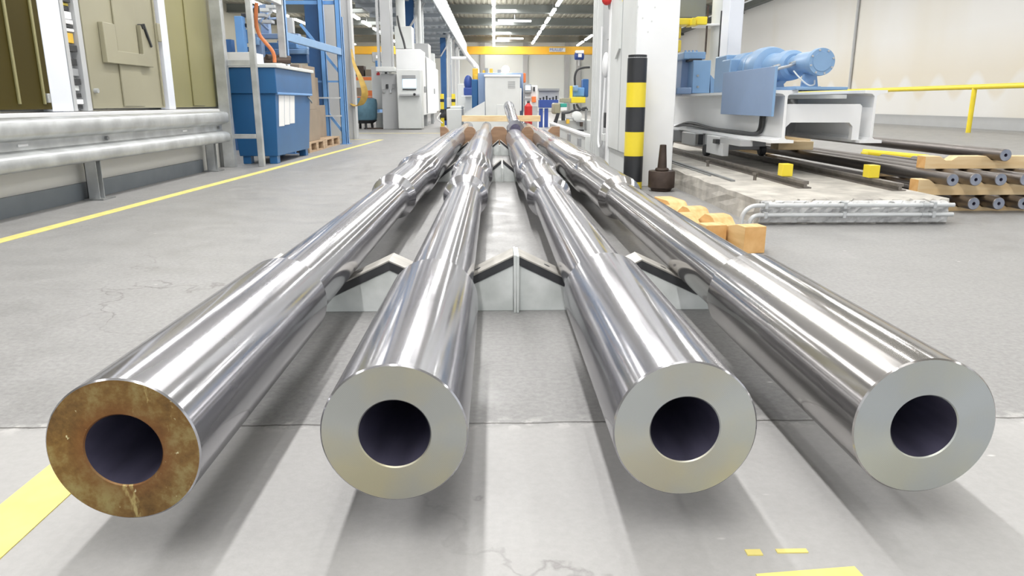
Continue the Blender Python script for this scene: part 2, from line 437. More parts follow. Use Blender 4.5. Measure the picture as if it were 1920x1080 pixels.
A0, A1, A2 = fl(0, 452), fl(480, 325), fl(715, 262)
dd = Vector(A0) - Vector(A1)
struct('floor_marking', strip([tuple(Vector(A0) + dd*.6), A1, A2, (-3.6, A2[1] + .25, 0)], .085), 'line_yellow', 'long yellow aisle line in front of the guard rail', smooth=False)
struct('floor_marking', strip([fl(640, 250), fl(838, 250)], .11), 'line_yellow', 'yellow line crossing the aisle before the white machine', smooth=False)
struct('floor_marking', strip([(-.84, .3, 0), (-.835, 1.75, 0)], .105), 'line_yellow', 'wide yellow line running under the rusty-faced tube', smooth=False)
struct('floor_marking', strip([(.40, .915, 0), (.56, .93, 0)], .085), 'line_yellow', 'worn yellow patch in front of the right-hand tubes', smooth=False)
struct('floor_marking', B(.40, .425, 1.005, 1.02, -.01, .002).box(.45, .5, 1.01, 1.02, -.01, .002), 'line_yellow', 'thin worn yellow dash beside the yellow patch', smooth=False)

# lamp rows under the roof: every tube fixture is a lamp of its own
def lamp(x, y, ln, lab, grp, along='y', z=ROOF - .52):
    t = thing('tube_lamp', (x, y, z), lab, 'lamp', grp)
    if along == 'y':
        obj('lamp_housing', B(x - .09, x + .09, y, y + ln, z + .06, z + .11), 'white_paint', t)
        obj('diffuser', B(x - .075, x + .075, y + .02, y + ln - .02, z, z + .06), 'lamp_glow', t)
        obj('hanger', B(x - .012, x + .012, y + ln/2 - .012, y + ln/2 + .012, z + .11, ROOF + .04), 'zinc', t)
    else:
        obj('lamp_housing', B(x, x + ln, y - .09, y + .09, z + .06, z + .11), 'white_paint', t)
        obj('diffuser', B(x + .02, x + ln - .02, y - .075, y + .075, z, z + .06), 'lamp_glow', t)
        obj('hanger', B(x + ln/2 - .012, x + ln/2 + .012, y - .012, y + .012, z + .11, ROOF + .04), 'zinc', t)
ROWS = [(.02, 'lamp in the straight row above the grey machine', 'lamps in the middle row', 3, 60),
        (3.1, 'lamp in the slanting row right of the middle row', 'lamps in the row right of the middle', 3, 60),
        (6.9, 'lamp in the short row by the white column', 'lamps in the row by the white column', 3, 60),
        (-7.6, 'lamp in the row seen past the grey left columns', 'lamps in the left bay row', 18, 60),
        (-11.2, 'lamp in the row seen through the blue rack', 'lamps in the row behind the rack', 18, 60)]
for x, lab, grp, y0, y1 in ROWS:
    y = y0
    while y < y1:
        ln = random.choice((2.6, 2.6, 4.0)) if y > 20 else 3.4
        lamp(x, y, ln, lab, grp); y += ln + 1.3
lamp(.25, 43.5, 1.9, 'horizontal lamp beside the middle row, nearer one', 'cross lamps', 'x', ROOF - .62)
lamp(.25, 55.0, 1.9, 'horizontal lamp beside the middle row, above the yellow crane', 'cross lamps', 'x', ROOF - .62)

# ------------------------------------------------------------------ the four big tubes
def big_tube(X, Y0, Z, R, rb, m, fm, label, flab, yend, off=0):
    t = thing('steel_tube', (X, Y0, 0), label, 'tube', 'long turned steel tubes on the floor')
    st = off - Y0
    pr = [(.0, R - .0025), (.0025, R), (st, R), (st + .006, .0955), (3.95 - Y0, .0945), (4.02 - Y0, .119), (4.04 - Y0, .124), (4.7 - Y0, .124), (5.14 - Y0, .124), (5.23 - Y0, .142), (5.26 - Y0, .147),
          (8.1 - Y0, .147), (8.2 - Y0, .138), (10.9 - Y0, .135), (10.97 - Y0, .106)]
    pr += [(yend - Y0, .104)] if yend > 11.2 else []
    # split the long runs so the shading stays even
    pp = [pr[0]]
    for a, c in zip(pr, pr[1:]):
        n = max(1, int((c[0] - a[0]) / .5))
        pp += [(a[0] + (c[0]-a[0])*i/n, a[1] + (c[1]-a[1])*i/n) for i in range(1, n+1)]
    b = M().lathe((X, Y0, Z), (0, 1, 0), pp, 96, cap0=False)
    obj('shaft', b, m, t, ang=12)
    n = 96
    f = M().lathe((X, Y0, Z), (0, 1, 0), [(0, R - .0025), (0, rb + .002), (.002, rb)], n, False, False)
    o = obj('end_face', f, fm, t); o['label'] = flab
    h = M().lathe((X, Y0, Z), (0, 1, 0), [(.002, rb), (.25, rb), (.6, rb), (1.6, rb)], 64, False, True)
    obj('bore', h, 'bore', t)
big_tube(-.5588, 1.0074, .1944, .1150, .0572, 'tube_steel', 'face_rust', 'polished steel tube with a rusty brown end face', 'rusty brown end face', 16.2, 1.86)
big_tube(-.1604, 1.0562, .1931, .1167, .0567, 'tube_steel', 'face_olive', 'polished steel tube with olive end face, second from the rusty one', 'olive grey end face', 16.2, 1.84)
big_tube(.3047, 1.0670, .1901, .1167, .0559, 'tube_steel', 'face_silver', 'polished steel tube with pale end face leading up to the flanged shaft', 'pale silver end face', 11.0, 1.92)
big_tube(.7010, 1.0764, .1860, .1185, .0545, 'tube_steel_warm', 'face_blue', 'polished steel tube nearest the wooden notched beam and bollard', 'blue grey end face', 16.2, 1.91)
TX = [-.5588, -.1604, .3047, .7010]

# sloping flanged shaft behind the third tube
t = thing('flanged_shaft', (.32, 11.2, .31), 'slim steel shaft with collar sloping up to the grey machine', 'shaft')
obj('collar', M().lathe((.325, 11.21, .315), (0, 1, .04), [(0, .13), (.02, .135), (.14, .135), (.16, .11)], 40), 'tube_steel', t)
obj('collar_bore', M().lathe((.325, 11.205, .315), (0, 1, .04), [(0, .075), (.01, .07)], 32), 'bore', t)
obj('shaft', M().lathe((.325, 11.36, .325), (-.04, 2.9, .31), [(0, .095), (.4, .095), (.45, .09), (2.0, .09), (2.05, .098), (2.9, .098), (2.93, .09)], 40), 'tube_steel', t)

# V supports
def support(Y, d, zv, sl, label, flange):
    xs = [-.74] + [x for x in TX] + [.90]
    mids = [(-.76)] + [(TX[i] + TX[i+1]) / 2 for i in range(3)] + [.90]
    t = thing('tube_support', (.07, Y, 0), label, 'support', 'V supports under the tubes')
    for half in (0, 1):
        tx = TX[2*half:2*half+2]; ms = mids[2*half:2*half+3]
        e = .009
        poly = [(ms[0] + (0 if half == 0 else e), 0)]
        poly += [(ms[0] + (0 if half == 0 else e), zv + (tx[0]-ms[0])*sl)]
        poly += [(tx[0], zv), (ms[1], zv + (ms[1]-tx[0])*sl), (tx[1], zv + (ms[1]-tx[0])*sl - (tx[1]-ms[1])*sl)]
        zt = zv + (ms[1]-tx[0])*sl - (tx[1]-ms[1])*sl
        poly += [(ms[2] - (e if half == 0 else 0), zt + (ms[2]-tx[1])*sl), (ms[2] - (e if half == 0 else 0), 0)]
        low = [(a, c - .035 if i not in (0, len(poly)-1) else c) for i, (a, c) in enumerate(poly)]
        low = [(a, c if i in (0, len(low)-1) else max(.012, c)) for i, (a, c) in enumerate(low)]
        obj('plate', M().prism(low, Y, Y + d, 'y'), 'support_paint', t, smooth=False, bevel=.002)
        for k, (a, c) in enumerate(zip(poly[1:-1], poly[2:-1])):
            dx, dz = c[0]-a[0], c[1]-a[1]; ln = math.hypot(dx, dz)
            zm = zv + .042 if zv < .05 else -1; a1 = a; c1 = c
            if a[1] < zm: q0 = (zm - a[1]) / dz; a1 = (a[0]+dx*q0, zm)
            if c[1] < zm: q0 = (zm - a[1]) / dz; c1 = (a[0]+dx*q0, zm)
            vs = [(a1[0], max(.0, a1[1]-.034)), (c1[0], max(.0, c1[1]-.034)), (c1[0], max(.004, c1[1]-.005)), (a1[0], max(.004, a1[1]-.005))]
            p = obj('pad', M().prism(vs, Y - .004, Y + d, 'y'), 'pad_dark', t, smooth=False)
            vs = [(a1[0], max(.004, a1[1]-.005)), (c1[0], max(.004, c1[1]-.005)), (c1[0], max(.008, c1[1])), (a1[0], max(.008, a1[1]))]
            p2 = obj('pad_top', M().prism(vs, Y - .005, Y + d, 'y'), 'pad_light', p, smooth=False); p2['label'] = 'pale worn steel top of the dark pad, overhead light put into its colour'  # worn pad top, coloured paler to hold the light falling on it
            for q in ((.45,) if abs(dx) > .12 else ()):
                cx, cz = a[0]+dx*q, a[1]+dz*q
                if cz > .05:
                    nx_, nz_ = -dz/ln, dx/ln; obj('bolt_hole', M().cyl((cx - nx_*.004, Y + d*.45, cz - nz_*.004), (cx + nx_*.0008, Y + d*.45, cz + nz_*.0008), .011, 14), 'black_plastic', p2)
    if flange:
        obj('flange', B(.064, .073, Y - .03, Y + d, 0, zv + .115), 'support_paint', t, bevel=.002)
        obj('flange', B(.0735, .0825, Y - .03, Y + d, 0, zv + .112), 'support_paint', t, bevel=.002)
support(2.42, .125, .088, .47, 'nearest white steel support with V cut-outs and dark pads', True)
support(6.66, .14, .012, .8, 'second V support, seen between the middle tubes', True)
support(10.1, .14, .02, .8, 'farthest V support, small, in front of the brown beam', True)

# scalloped hardwood beam and flat board far down the tubes
def scallop(xs, r, zc, x0, x1, z0, z1, n=14):
    poly = [(x0, z0), (x0, z1)]
    for cx in xs:
        h = min(.999, (z1 - zc) / r) if z1 > zc else 0
        a0 = math.pi - math.asin(max(0, h)) if h else math.pi
        a0 = math.pi - math.asin(h); a1 = 2*math.pi + math.asin(h)
        for k in range(n + 1):
            w = a0 + (a1 - a0)*k/n
            poly.append((cx + r*math.cos(w), zc + r*math.sin(w)))
    poly += [(x1, z1), (x1, z0)]
    return poly
def humpbeam(x0, x1, z0, z1, zb, xs, hw):
    """top rises in rounded humps between the tubes"""
    poly = [(x0, z0)]; n = 160; r = .107; zc = .19
    for i in range(n + 1):
        x = x0 + (x1-x0)*i/n
        d = min(abs(x - c) for c in xs)
        if d < r: z = zc - math.sqrt(r*r - d*d)
        else: z = .262 + (z1 - .262) * min(1, (d - r) / hw) ** .5
        poly.append((x, z))
    poly.append((x1, z0)); return poly
mat('wood_brown', (.40, .25, .15), .65, 0, 0, 3, .05, stretch=(1.2, 9, 9), col2=(.30, .18, .11))
t = tag(obj('notched_beam', M().prism(humpbeam(-.80, .98, 0, .352, .05, TX, .06), 11.04, 11.18, 'y'), 'wood_brown', smooth=False), 'brown wooden beam with rounded humps between the four tubes', 'beam')
tag(obj('wooden_board', B(-.67, .97, 15.5, 15.75, .318, .44), 'wood_pale', bevel=.004), 'flat pale board lying across the tubes before the grey machine', 'board')

# ------------------------------------------------------------------ left: cabinets, wall, guard rail
XC = -3.05
struct('wall_left_lower', B(-3.3, -3.07, 1.0, 8.3, .0, .60), 'wall_white', smooth=False)
struct('baseboard_left', B(-3.07, -3.045, 1.0, 7.75, 0, .125), 'skirting', smooth=False)
struct('trim_41', B(-3.3, -3.0, 1.0, 8.25, .60, .635), 'white_paint', bevel=.004)
CT = 2.35
def yx(px, py): return ax(px, py, XC)[1]
def cabinet(y0, y1, label, door_m, d0, d1, extra):
    t = thing('switch_cabinet', (-3.3, (y0+y1)/2, .635), label, 'cabinet', 'switch cabinets above the guard rail')
    b = B(-3.75, -3.70, y0, y1, .635, CT)                       # back
    b.box(-3.75, -3.12, y0, y0 + .02, .635, CT).box(-3.75, -3.12, y1 - .02, y1, .635, CT).box(-3.75, -3.12, y0, y1, CT - .02, CT)
    obj('body', b, 'machine_grey', t, smooth=False)
    d = obj('cabinet_door', B(-3.10, XC, d0, d1, .655, CT - .03), door_m, t, bevel=.004)
    return t, d
# first cabinet, olive door
y = 3.9
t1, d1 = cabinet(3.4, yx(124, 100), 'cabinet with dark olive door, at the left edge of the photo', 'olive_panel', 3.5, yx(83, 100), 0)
for yy in (yx(20, 100), yx(62, 60)): obj('door_rib', B(XC, XC + .012, yy - .012, yy + .012, .69, CT - .08), 'olive_light_panel', d1, bevel=.003)
for zz in (.70, 1.38): obj('hinge', B(XC, XC + .02, yx(72, 100), yx(77, 100), zz, zz + .06), 'zinc', d1, bevel=.003)
obj('frame_post', B(-3.12, XC - .002, yx(84, 100), yx(124, 100), .64, CT), 'blueish_white', t1, smooth=False, bevel=.003)
# open slot with electrical gear
t2, d2 = cabinet(yx(126, 100), yx(318, 100), 'cabinet with beige door, document pocket and an open slot of wiring', 'beige_panel', yx(162, 100), yx(299, 100), 0)
obj('slot_frame', B(-3.12, XC - .005, yx(126.5, 100), yx(133, 100), .64, CT).box(-3.12, XC - .005, yx(152, 100), yx(161, 100), .64, CT), 'machine_grey', t2, bevel=.002)
obj('mounting_plate', B(-3.14, -3.12, yx(131, 100), yx(155, 100), .64, CT), 'grey_plastic', t2)
gear = [(.655, .03, 'black_plastic'), (.69, .035, 'white_paint'), (.735, .035, 'black_plastic'), (.785, .04, 'machine_pale'), (.83, .045, 'black_plastic'), (.89, .055, 'grey_plastic'), (.965, .05, 'black_plastic'), (1.06, .05, 'black_plastic'),
        (1.12, .075, 'amber'), (1.20, .022, 'paper'), (1.227, .02, 'black_plastic'), (1.25, .03, 'paper'), (1.285, .055, 'white_paint'), (1.345, .03, 'black_plastic'), (1.378, .02, 'yellow_paint'), (1.40, .03, 'black_plastic'), (1.45, .06, 'brown_steel')]
for z0, h_, mm in gear:
    obj('terminal_block', B(-3.12, -3.065 + random.uniform(-.02, .006), yx(134.5, 100), yx(149 + random.uniform(-2, 2), 100), z0, z0 + h_*.95), mm, t2, bevel=.003)
# ribs pressed in the beige door
yr0, yr1, yr2 = yx(220, 110), yx(243, 100), yx(258, 100)
obj('door_rib', B(XC, XC + .014, yr0, yr2, .67, CT - .08), 'beige_panel', d2, bevel=.006)
za, zm1, zm2, zb_ = yx(190, 100), yx(213, 100), yx(261, 100), yx(277, 100)
pz0, pz1 = ax(200, 118, XC)[2], ax(190, 42, XC)[2]
pk = M().prism([(za, pz0), (zb_, pz0), (zb_, pz0 + .16), (zm2, pz0 + .34), (zm2, pz0 + .10), (zm1, pz0 + .10), (zm1, pz1), (za, pz1)], XC + .001, XC + .04, 'x')
obj('document_pocket', pk, 'beige_panel', d2, bevel=.004)
hy, hz = yx(259, 50), ax(259, 50, XC)[2]
h2y, h2z = yx(274, 88), ax(274, 88, XC)[2]
hb = M().cyl((XC, hy, hz), (XC + .05, hy, hz), .022, 14); hb.bar((XC + .045, hy, hz + .02), (XC + .045, h2y, h2z), .02, .018)
obj('handle', hb, 'dark_rubber', d2)
ly = yx(293, 60)
obj('hinge', B(XC, XC + .03, ly - .03, ly + .03, ax(293, 78, XC)[2], ax(293, 44, XC)[2]), 'beige_panel', d2, bevel=.006)
obj('lock_rod', B(XC, XC + .015, yx(298, 120) - .02, yx(298, 120) + .005, .67, CT - .1), 'beige_panel', d2, bevel=.003)
obj('latch', M().cyl((XC, yx(177, 170), ax(177, 170, XC)[2]), (XC + .03, yx(177, 170), ax(177, 170, XC)[2]), .018, 12), 'zinc', d2)
obj('frame_post', B(-3.12, XC + .012, yx(304, 100), yx(316.5, 100), .64, CT), 'blueish_white', t2, bevel=.003)
t3, d3 = cabinet(yx(318.5, 100), yx(421, 100), 'cabinet with yellowish olive door, nearest the blue container', 'olive_light_panel', yx(319, 100), yx(416, 100), 0)
yr = yx(352, 100); obj('door_rib', B(XC, XC + .014, yr, yx(373, 100), .67, CT - .08), 'olive_light_panel', d3, bevel=.006)
ly = yx(407, 80); obj('hinge', B(XC, XC + .03, ly - .05, ly + .05, .70 + .33, .70 + .45), 'beige_panel', d3, bevel=.006)
obj('frame_post', B(-3.12, XC + .01, yx(417, 100), yx(421, 100), .64, CT), 'machine_grey', t3, bevel=.003)

# W-beam guard rail
t = thing('guard_rail', (-2.9, 5.5, 0), 'galvanised W-beam guard rail on posts before the cabinets', 'guard rail')
XG = -2.83
prof = [(XG-.085, .612), (XG-.012, .600), (XG, .585), (XG, .515), (XG-.012, .498), (XG-.078, .470), (XG-.082, .455), (XG-.082, .43), (XG-.078, .415), (XG-.012, .388), (XG, .372), (XG, .312), (XG-.012, .298), (XG-.085, .285)]
outer = prof; inner = [(x - .006, z) for x, z in reversed(prof)]
# slightly skewed to follow the wall
o = obj('rail_beam', M().prism(outer + inner, 1.4, 8.02, 'y'), 'zinc', t, ang=50)
for yy in (2.2, 4.58, 7.0):
    obj('reflector', B(XG-.082, XG-.076, yy, yy+.1, .435, .452), 'paper', o, bevel=.002)
for yy in (5.62, 7.9, 3.3): obj('bolt', M().cyl((XG-.082, yy, .443), (XG-.062, yy, .443), .016, 8), 'zinc_dark', o)
for yy in (5.5, 7.80, 3.2):
    p = B(-3.0, -2.915, yy - .065, yy + .065, 0, .5)
    p = M().box(-3.0, -2.995, yy - .065, yy + .065, .012, .56).box(-3.0, -2.915, yy - .065, yy - .06, .012, .56).box(-3.0, -2.915, yy + .0, yy + .006, .012, .56)
    po = obj('post', p, 'zinc', t, smooth=False)
    obj('base_plate', B(-3.02, -2.88, yy - .09, yy + .09, 0, .012), 'zinc_dark', po)

# galvanised frame by the container
t = thing('machine_fence', (-2.93, 8.3, 0), 'galvanised steel frame standing between cabinets and blue container', 'fence')
obj('post', B(-3.02, -2.90, 8.27, 8.36, 0, 2.6), 'zinc', t, bevel=.004)
obj('post', B(-2.655, -2.595, 8.33, 8.40, 0, 2.6), 'zinc', t, bevel=.004)
obj('post', B(-2.68, -2.60, 9.57, 9.63, 1.13, 2.6), 'zinc', t, bevel=.004)
obj('crossbar', B(-2.90, -2.655, 8.33, 8.38, .31, .36), 'zinc', t, bevel=.003)
obj('crossbar', B(-2.90, -2.655, 8.33, 8.38, 1.09, 1.15), 'zinc', t, bevel=.003)
obj('top_rail', B(-2.67, -2.60, 8.4, 9.6, 1.86, 1.93), 'zinc', t, bevel=.003)
obj('panel', B(-2.93, -2.65, 8.32, 8.38, 1.80, 1.95), 'zinc_dark', t, bevel=.003)
tag(obj('plate', B(-3.25, -3.03, 8.31, 8.36, 0, .6), 'zinc_dark', bevel=.003), 'grey steel plate closing the end of the cabinet wall', 'plate')

# blue container
t = thing('tilting_container', (-2.85, 9.45, 0), 'blue steel waste container with white papers stuck on its side', 'container')
y0, y1 = 8.66, 10.28
b = M()
lo = [(-2.99, y0+.06), (-2.545, y0+.06), (-2.545, y1-.06), (-2.99, y1-.06)]; hi = [(-3.03, y0), (-2.50, y0), (-2.50, y1), (-3.03, y1)]
b.add([(x, y, .09) for x, y in lo] + [(x, y, .80) for x, y in hi], [(0,1,2,3),(4,5,6,7),(0,1,5,4),(1,2,6,5),(2,3,7,6),(3,0,4,7)])
obj('body', b, 'container_blue', t, bevel=.006)
obj('upper_band', B(-3.04, -2.475, y0-.03, y1+.03, .80, 1.085), 'container_blue', t, bevel=.008)
obj('rim', B(-3.05, -2.445, y0-.06, y1+.06, 1.085, 1.125), 'machine_pale', t, bevel=.006)
for (xx, yy) in ((-2.62, y0+.08), (-2.62, y1-.2), (-2.93, y0+.08), (-2.93, y1-.2)): obj('foot', B(xx-.03, xx+.06, yy, yy+.12, 0, .1), 'container_blue', t, bevel=.004)
obj('lip', B(-2.50, -2.47, y0, y1, .79, .815), 'rack_blue', t, bevel=.004)
obj('hook', M().tube(smoothpts([(-2.50, y1-.15, .78), (-2.46, y1-.12, .72), (-2.47, y1-.06, .70), (-2.50, y1-.05, .76)], 5), .009, 8), 'zinc_dark', t)
for i in range(3):
    ya = y0 + .12 + i*.235
    p = obj('paper_sheet', B(-2.511, -2.507, ya, ya + .215, .43 + .01*i, .785), 'paper', t, smooth=False)
    p.rotation_euler = (0, .063, 0)
# things on the container and behind it
tag(obj('carton', B(-3.0, -2.72, 8.62, 9.05, 1.128, 1.25), 'paper', bevel=.004), 'low white box lying on the blue container rim', 'box')
tag(obj('carton', B(-2.95, -2.6, 9.35, 9.75, 1.128, 1.17), 'machine_pale', bevel=.004), 'flat grey box behind the orange hose', 'box')
tag(obj('scrap_part', M().cyl((-2.85, 9.5, 1.21), (-2.55, 9.6, 1.21), .04, 12).cyl((-2.8, 9.45, 1.25), (-2.6, 9.75, 1.25), .03, 12), 'brown_steel'), 'rusty steel offcuts lying on the blue container', 'scrap')
hp = [at(481, 5, 9.2), at(480, 25, 9.2), at(481, 48, 9.2), at(487, 66, 9.2), at(498, 80, 9.2), at(509, 93, 9.2), at(514, 104, 9.2), at(515, 117, 9.2)]
tag(obj('hose', M().tube(smoothpts(hp, 8), .022, 10), 'hose_orange'), 'orange hose hanging down into the blue container', 'hose')
# blue machine parts seen through the frame
t = thing('coil_conveyor', (-3.6, 11.6, 0), 'blue steel machine of beams and brackets behind the container', 'machine')
for (px0, px1, py0, py1, Y, m_) in ((446, 453, 30, 115, 10.6, 'rack_blue'), (452, 560, 63, 72, 11.2, 'pump_grey_blue'), (455, 468, 55, 80, 10.9, 'rack_blue'), (470, 556, 84, 112, 12.3, 'column_blue'), (505, 552, 66, 72, 12.0, 'pump_grey_blue'), (556, 575, 84, 92, 11.8, 'pump_blue'), (466, 482, 70, 84, 10.9, 'pump_blue'), (478, 490, 75, 108, 11.0, 'pump_grey_blue'),
        (490, 500, 8, 66, 11.3, 'pump_grey_blue'), (500, 555, 80, 90, 11.4, 'rack_blue'), (515, 575, 92, 101, 11.6, 'pump_blue'), (520, 560, 76, 82, 11.9, 'column_blue'), (545, 575, 100, 118, 11.7, 'column_blue'), (455, 500, 88, 96, 11.3, 'column_blue')):
    a = at(px0, py1, Y); c = at(px1, py0, Y)
    obj('beam', B(a[0], c[0], Y, Y + .14, a[2], c[2]), m_, t, bevel=.006)
obj('frame_leg', B(-4.0, -3.85, 11.3, 11.45, 0, 1.6), 'column_blue', t); obj('frame_leg', B(-3.6, -3.45, 11.35, 11.5, 0, 1.5), 'column_blue', t)
for k in range(5):
    a = at(455 + 12*k, 35 + 9*(k % 2), 10.8); c = at(475 + 14*k, 12 + 22*(k % 3), 11.0)
    obj('strut', M().cyl(a, c, .016, 8), 'machine_grey' if k % 2 else 'pump_grey_blue', t)
for k, (px, py) in enumerate(((460, 28), (463, 47), (495, 18), (506, 12), (500, 40), (487, 28))):
    a = at(px - 8, py + 3, 10.7); c = at(px + 9, py - 3, 10.7)
    obj('bracket', B(a[0], c[0], 10.7, 10.85, a[2], c[2]), ('black_plastic', 'black_plastic', 'machine_pale', 'machine_pale', 'machine_grey', 'machine_grey')[k], t, bevel=.004)
a = at(528, 62, 11.0); c = at(548, 33, 11.0)
obj('grey_cover', B(a[0], c[0], 11.0, 11.1, a[2], c[2]), 'machine_grey', t, bevel=.004)

# pallet rack
t = thing('pallet_rack', (-2.7, 11.7, 0), 'blue pallet rack frame with a sloping brace next to the cardboard', 'rack')
def upright(x, y, z1=2.7, w=.085):
    b = M().box(x - w/2, x + w/2, y - .045, y - .035, .006, z1).box(x - w/2, x - w/2 + .008, y - .045, y + .045, .006, z1).box(x + w/2 - .008, x + w/2, y - .045, y + .045, .006, z1)
    o = obj('upright', b, 'rack_blue', t, smooth=False); obj('foot_plate', B(x - .07, x + .07, y - .07, y + .07, 0, .006), 'rack_blue', o); return o
upright(-2.60, 12.95); upright(-2.88, 12.95); upright(-2.86, 10.52); upright(-2.58, 13.06, 2.1, .06)
obj('beam', M().bar((-2.845, 10.5, 1.58), (-2.58, 12.98, 1.53), .05, .11), 'pump_blue', t, bevel=.004)
obj('beam', M().bar((-3.7, 13.0, 2.32), (-2.6, 13.0, 2.32), .04, .06), 'rack_blue', t, bevel=.003)
obj('brace', M().bar((-2.88, 12.95, .55), (-2.60, 12.95, .18), .03, .045), 'rack_blue', t)
obj('brace', M().bar(at(563, 45, 12.9), at(640, 140, 12.95), .03, .045), 'rack_blue', t)
obj('crossbar', M().bar((-3.15, 12.95, 1.05), (-2.60, 12.95, 1.05), .03, .03), 'rack_blue', t)
for z_ in (.78, .48): obj('crossbar', M().bar((-3.2, 12.8, z_), (-2.62, 12.9, z_), .025, .025), 'zinc', t)
# cardboard on pallets
def pallet(x0, x1, y0, y1, label, h=.144):
    t = thing('pallet', ((x0+x1)/2, (y0+y1)/2, 0), label, 'pallet', 'wooden pallets under the rack')
    for y in (y0, (y0+y1)/2 - .07, y1 - .14):
        for x in (x0, x1 - .1, (x0+x1)/2 - .05): obj('block', B(x, x + .1, y, y + .14, .022, h - .04), 'pallet_wood', t, bevel=.003)
    for x in (x0, x1 - .1, (x0+x1)/2 - .05): obj('bottom_board', B(x, x + .1, y0, y1, 0, .022), 'pallet_wood', t)
    for y in (y0, (y0+y1)/2 - .07, y1 - .14): obj('bearer', B(x0, x1, y, y + .14, h - .04, h - .02), 'pallet_wood', t)
    n = 5
    for k in range(n):
        x = x0 + (x1-x0-.12)*k/(n-1); obj('top_board', B(x, x + .12, y0, y1, h - .02, h), 'pallet_wood', t)
pallet(-3.4, -2.64, 10.6, 11.62, 'wooden pallet under the tall cardboard stack'); pallet(-3.4, -2.66, 11.72, 12.82, 'wooden pallet under the cardboard pile by the rack upright')
def carton(x0, x1, y0, y1, z0, z1, lab):
    t = tag(obj('cardboard_box', B(x0, x1, y0, y1, z0, z1), 'cardboard', bevel=.004), lab, 'box', 'cardboard boxes on the pallets')
    obj('strap', B(x1, x1 + .002, y0 + .1, y0 + .13, z0, z1).box(x0, x1, y0-.002, y0, (z0+z1)/2, (z0+z1)/2 + .02), 'grey_plastic', t, smooth=False)
carton(-3.35, -2.70, 10.62, 11.55, .145, .60, 'lower tall cardboard box behind the blue container')
carton(-3.33, -2.71, 10.64, 11.53, .601, 1.22, 'upper tall cardboard box behind the blue container')
carton(-3.35, -2.85, 11.8, 12.7, .145, .66, 'low cardboard box on the pallet by the rack upright')
carton(-3.35, -2.92, 11.85, 12.6, .661, 1.10, 'small cardboard box topping the pile by the rack upright')
# building columns left
struct('column_blue', B(-3.65, -3.18, 15.0, 15.4, 0, ROOF), 'column_blue', 'dark blue steel column behind the rack', smooth=False)
struct('column_grey', B(-3.3, -2.76, 14.75, 15.2, 0, ROOF).box(-2.76, -2.71, 14.7, 14.78, 0, ROOF), 'machine_grey', 'grey building column with pale corner strip', smooth=False)
bp = smoothpts([at(659, 92, 14.6), at(664, 120, 14.5), at(677, 150, 14.45), at(684, 175, 14.45), at(678, 194, 14.5), at(668, 199, 14.6), at(657, 194, 14.7)], 8)
bb = M(); vs = []
for q_, p in enumerate(bp):
    w_ = .012 + .05 * math.sin(math.pi * min(1, q_ / (len(bp) - 1)) ** 1.4)
    vs += [(p.x - w_, p.y - .03, p.z), (p.x + w_, p.y + .03, p.z + w_*.25), (p.x - w_, p.y - .024, p.z - .006), (p.x + w_, p.y + .036, p.z - .006 + w_*.25)]
fs = []
for i in range(len(bp) - 1):
    a = 4*i; fs += [(a, a+1, a+5, a+4), (a+2, a+6, a+7, a+3), (a, a+4, a+6, a+2), (a+1, a+3, a+7, a+5)]
bb.add(vs, fs); tag(obj('hanging_strap', bb, 'belt'), 'yellow-brown strap looping out from the grey column', 'strap')

# tank on legs, orange shelving, white robot panel behind
t = thing('wheeled_tank', (-3.6, 20.6, 0), 'dull blue round tank on short black legs behind the grey column', 'tank')
obj('tank_body', M().lathe((-3.62, 20.6, .17), (0, 0, 1), [(0, .28), (.04, .36), (.12, .4), (.5, .42), (.62, .40), (.66, .3)], 32), 'tank_blue', t)
obj('tank_base', M().lathe((-3.62, 20.6, .15), (0, 0, 1), [(0, .3), (.06, .38), (.09, .4)], 32), 'black_plastic', t)
for a in (0.5, 2, 3.6, 5.2): obj('leg', M().cyl((-3.62 + .28*math.cos(a), 20.6 + .28*math.sin(a), 0), (-3.62 + .26*math.cos(a), 20.6 + .26*math.sin(a), .2), .035, 10), 'black_plastic', t)
t = thing('storage_shelf', (-5.0, 28, 0), 'shelf with orange beams and cartons beyond the blue tank', 'shelf')
for z_ in (.85, 1.55): obj('shelf_beam', B(-5.6, -4.3, 28, 28.1, z_ - .05, z_ + .07), 'orange', t); 
for x_ in (-5.6, -4.35): obj('upright', B(x_, x_ + .08, 28, 28.9, 0, 2.2), 'rack_blue', t)
for z_ in (.92, 1.62): obj('shelf_board', B(-5.6, -4.3, 28, 28.9, z_, z_ + .02), 'machine_grey', t)
for i, (x_, z_, w_, h_, m_) in enumerate(((-5.3, 1.64, .5, .38, 'brown_steel'), (-4.75, 1.64, .35, .25, 'cardboard'), (-5.25, .94, .4, .3, 'cardboard'), (-4.8, .94, .4, .2, 'orange'))):
    tag(obj('bin', B(x_, x_ + w_, 28.1, 28.6, z_, z_ + h_), m_, bevel=.01), ('dark brown bin on the upper orange shelf', 'tan carton on the upper orange shelf', 'tan carton on the lower orange shelf', 'orange bin on the lower orange shelf')[i], 'bin')
t = thing('robot_cabinet', (-3.3, 21, 0), 'white upright machine panel with red mark and dark hoses', 'machine')
a = at(699, 205, 21); c = at(716, 125, 21)
obj('panel', B(a[0], c[0], 21, 21.25, a[2], c[2]), 'white_paint', t, bevel=.02)
obj('red_mark', B(at(706, 140, 20.98)[0], at(712, 140, 20.98)[0], 20.985, 20.998, at(706, 141, 21)[2], at(706, 137, 21)[2]).box(at(708, 140, 20.98)[0], at(711, 140, 20.98)[0], 20.985, 20.998, at(706, 137, 21)[2], at(706, 133, 21)[2]), 'red', t)
obj('column', B(at(716, 125, 21.3)[0], at(729, 125, 21.3)[0], 21.3, 21.7, 0, 2.5), 'machine_pale', t, bevel=.01)
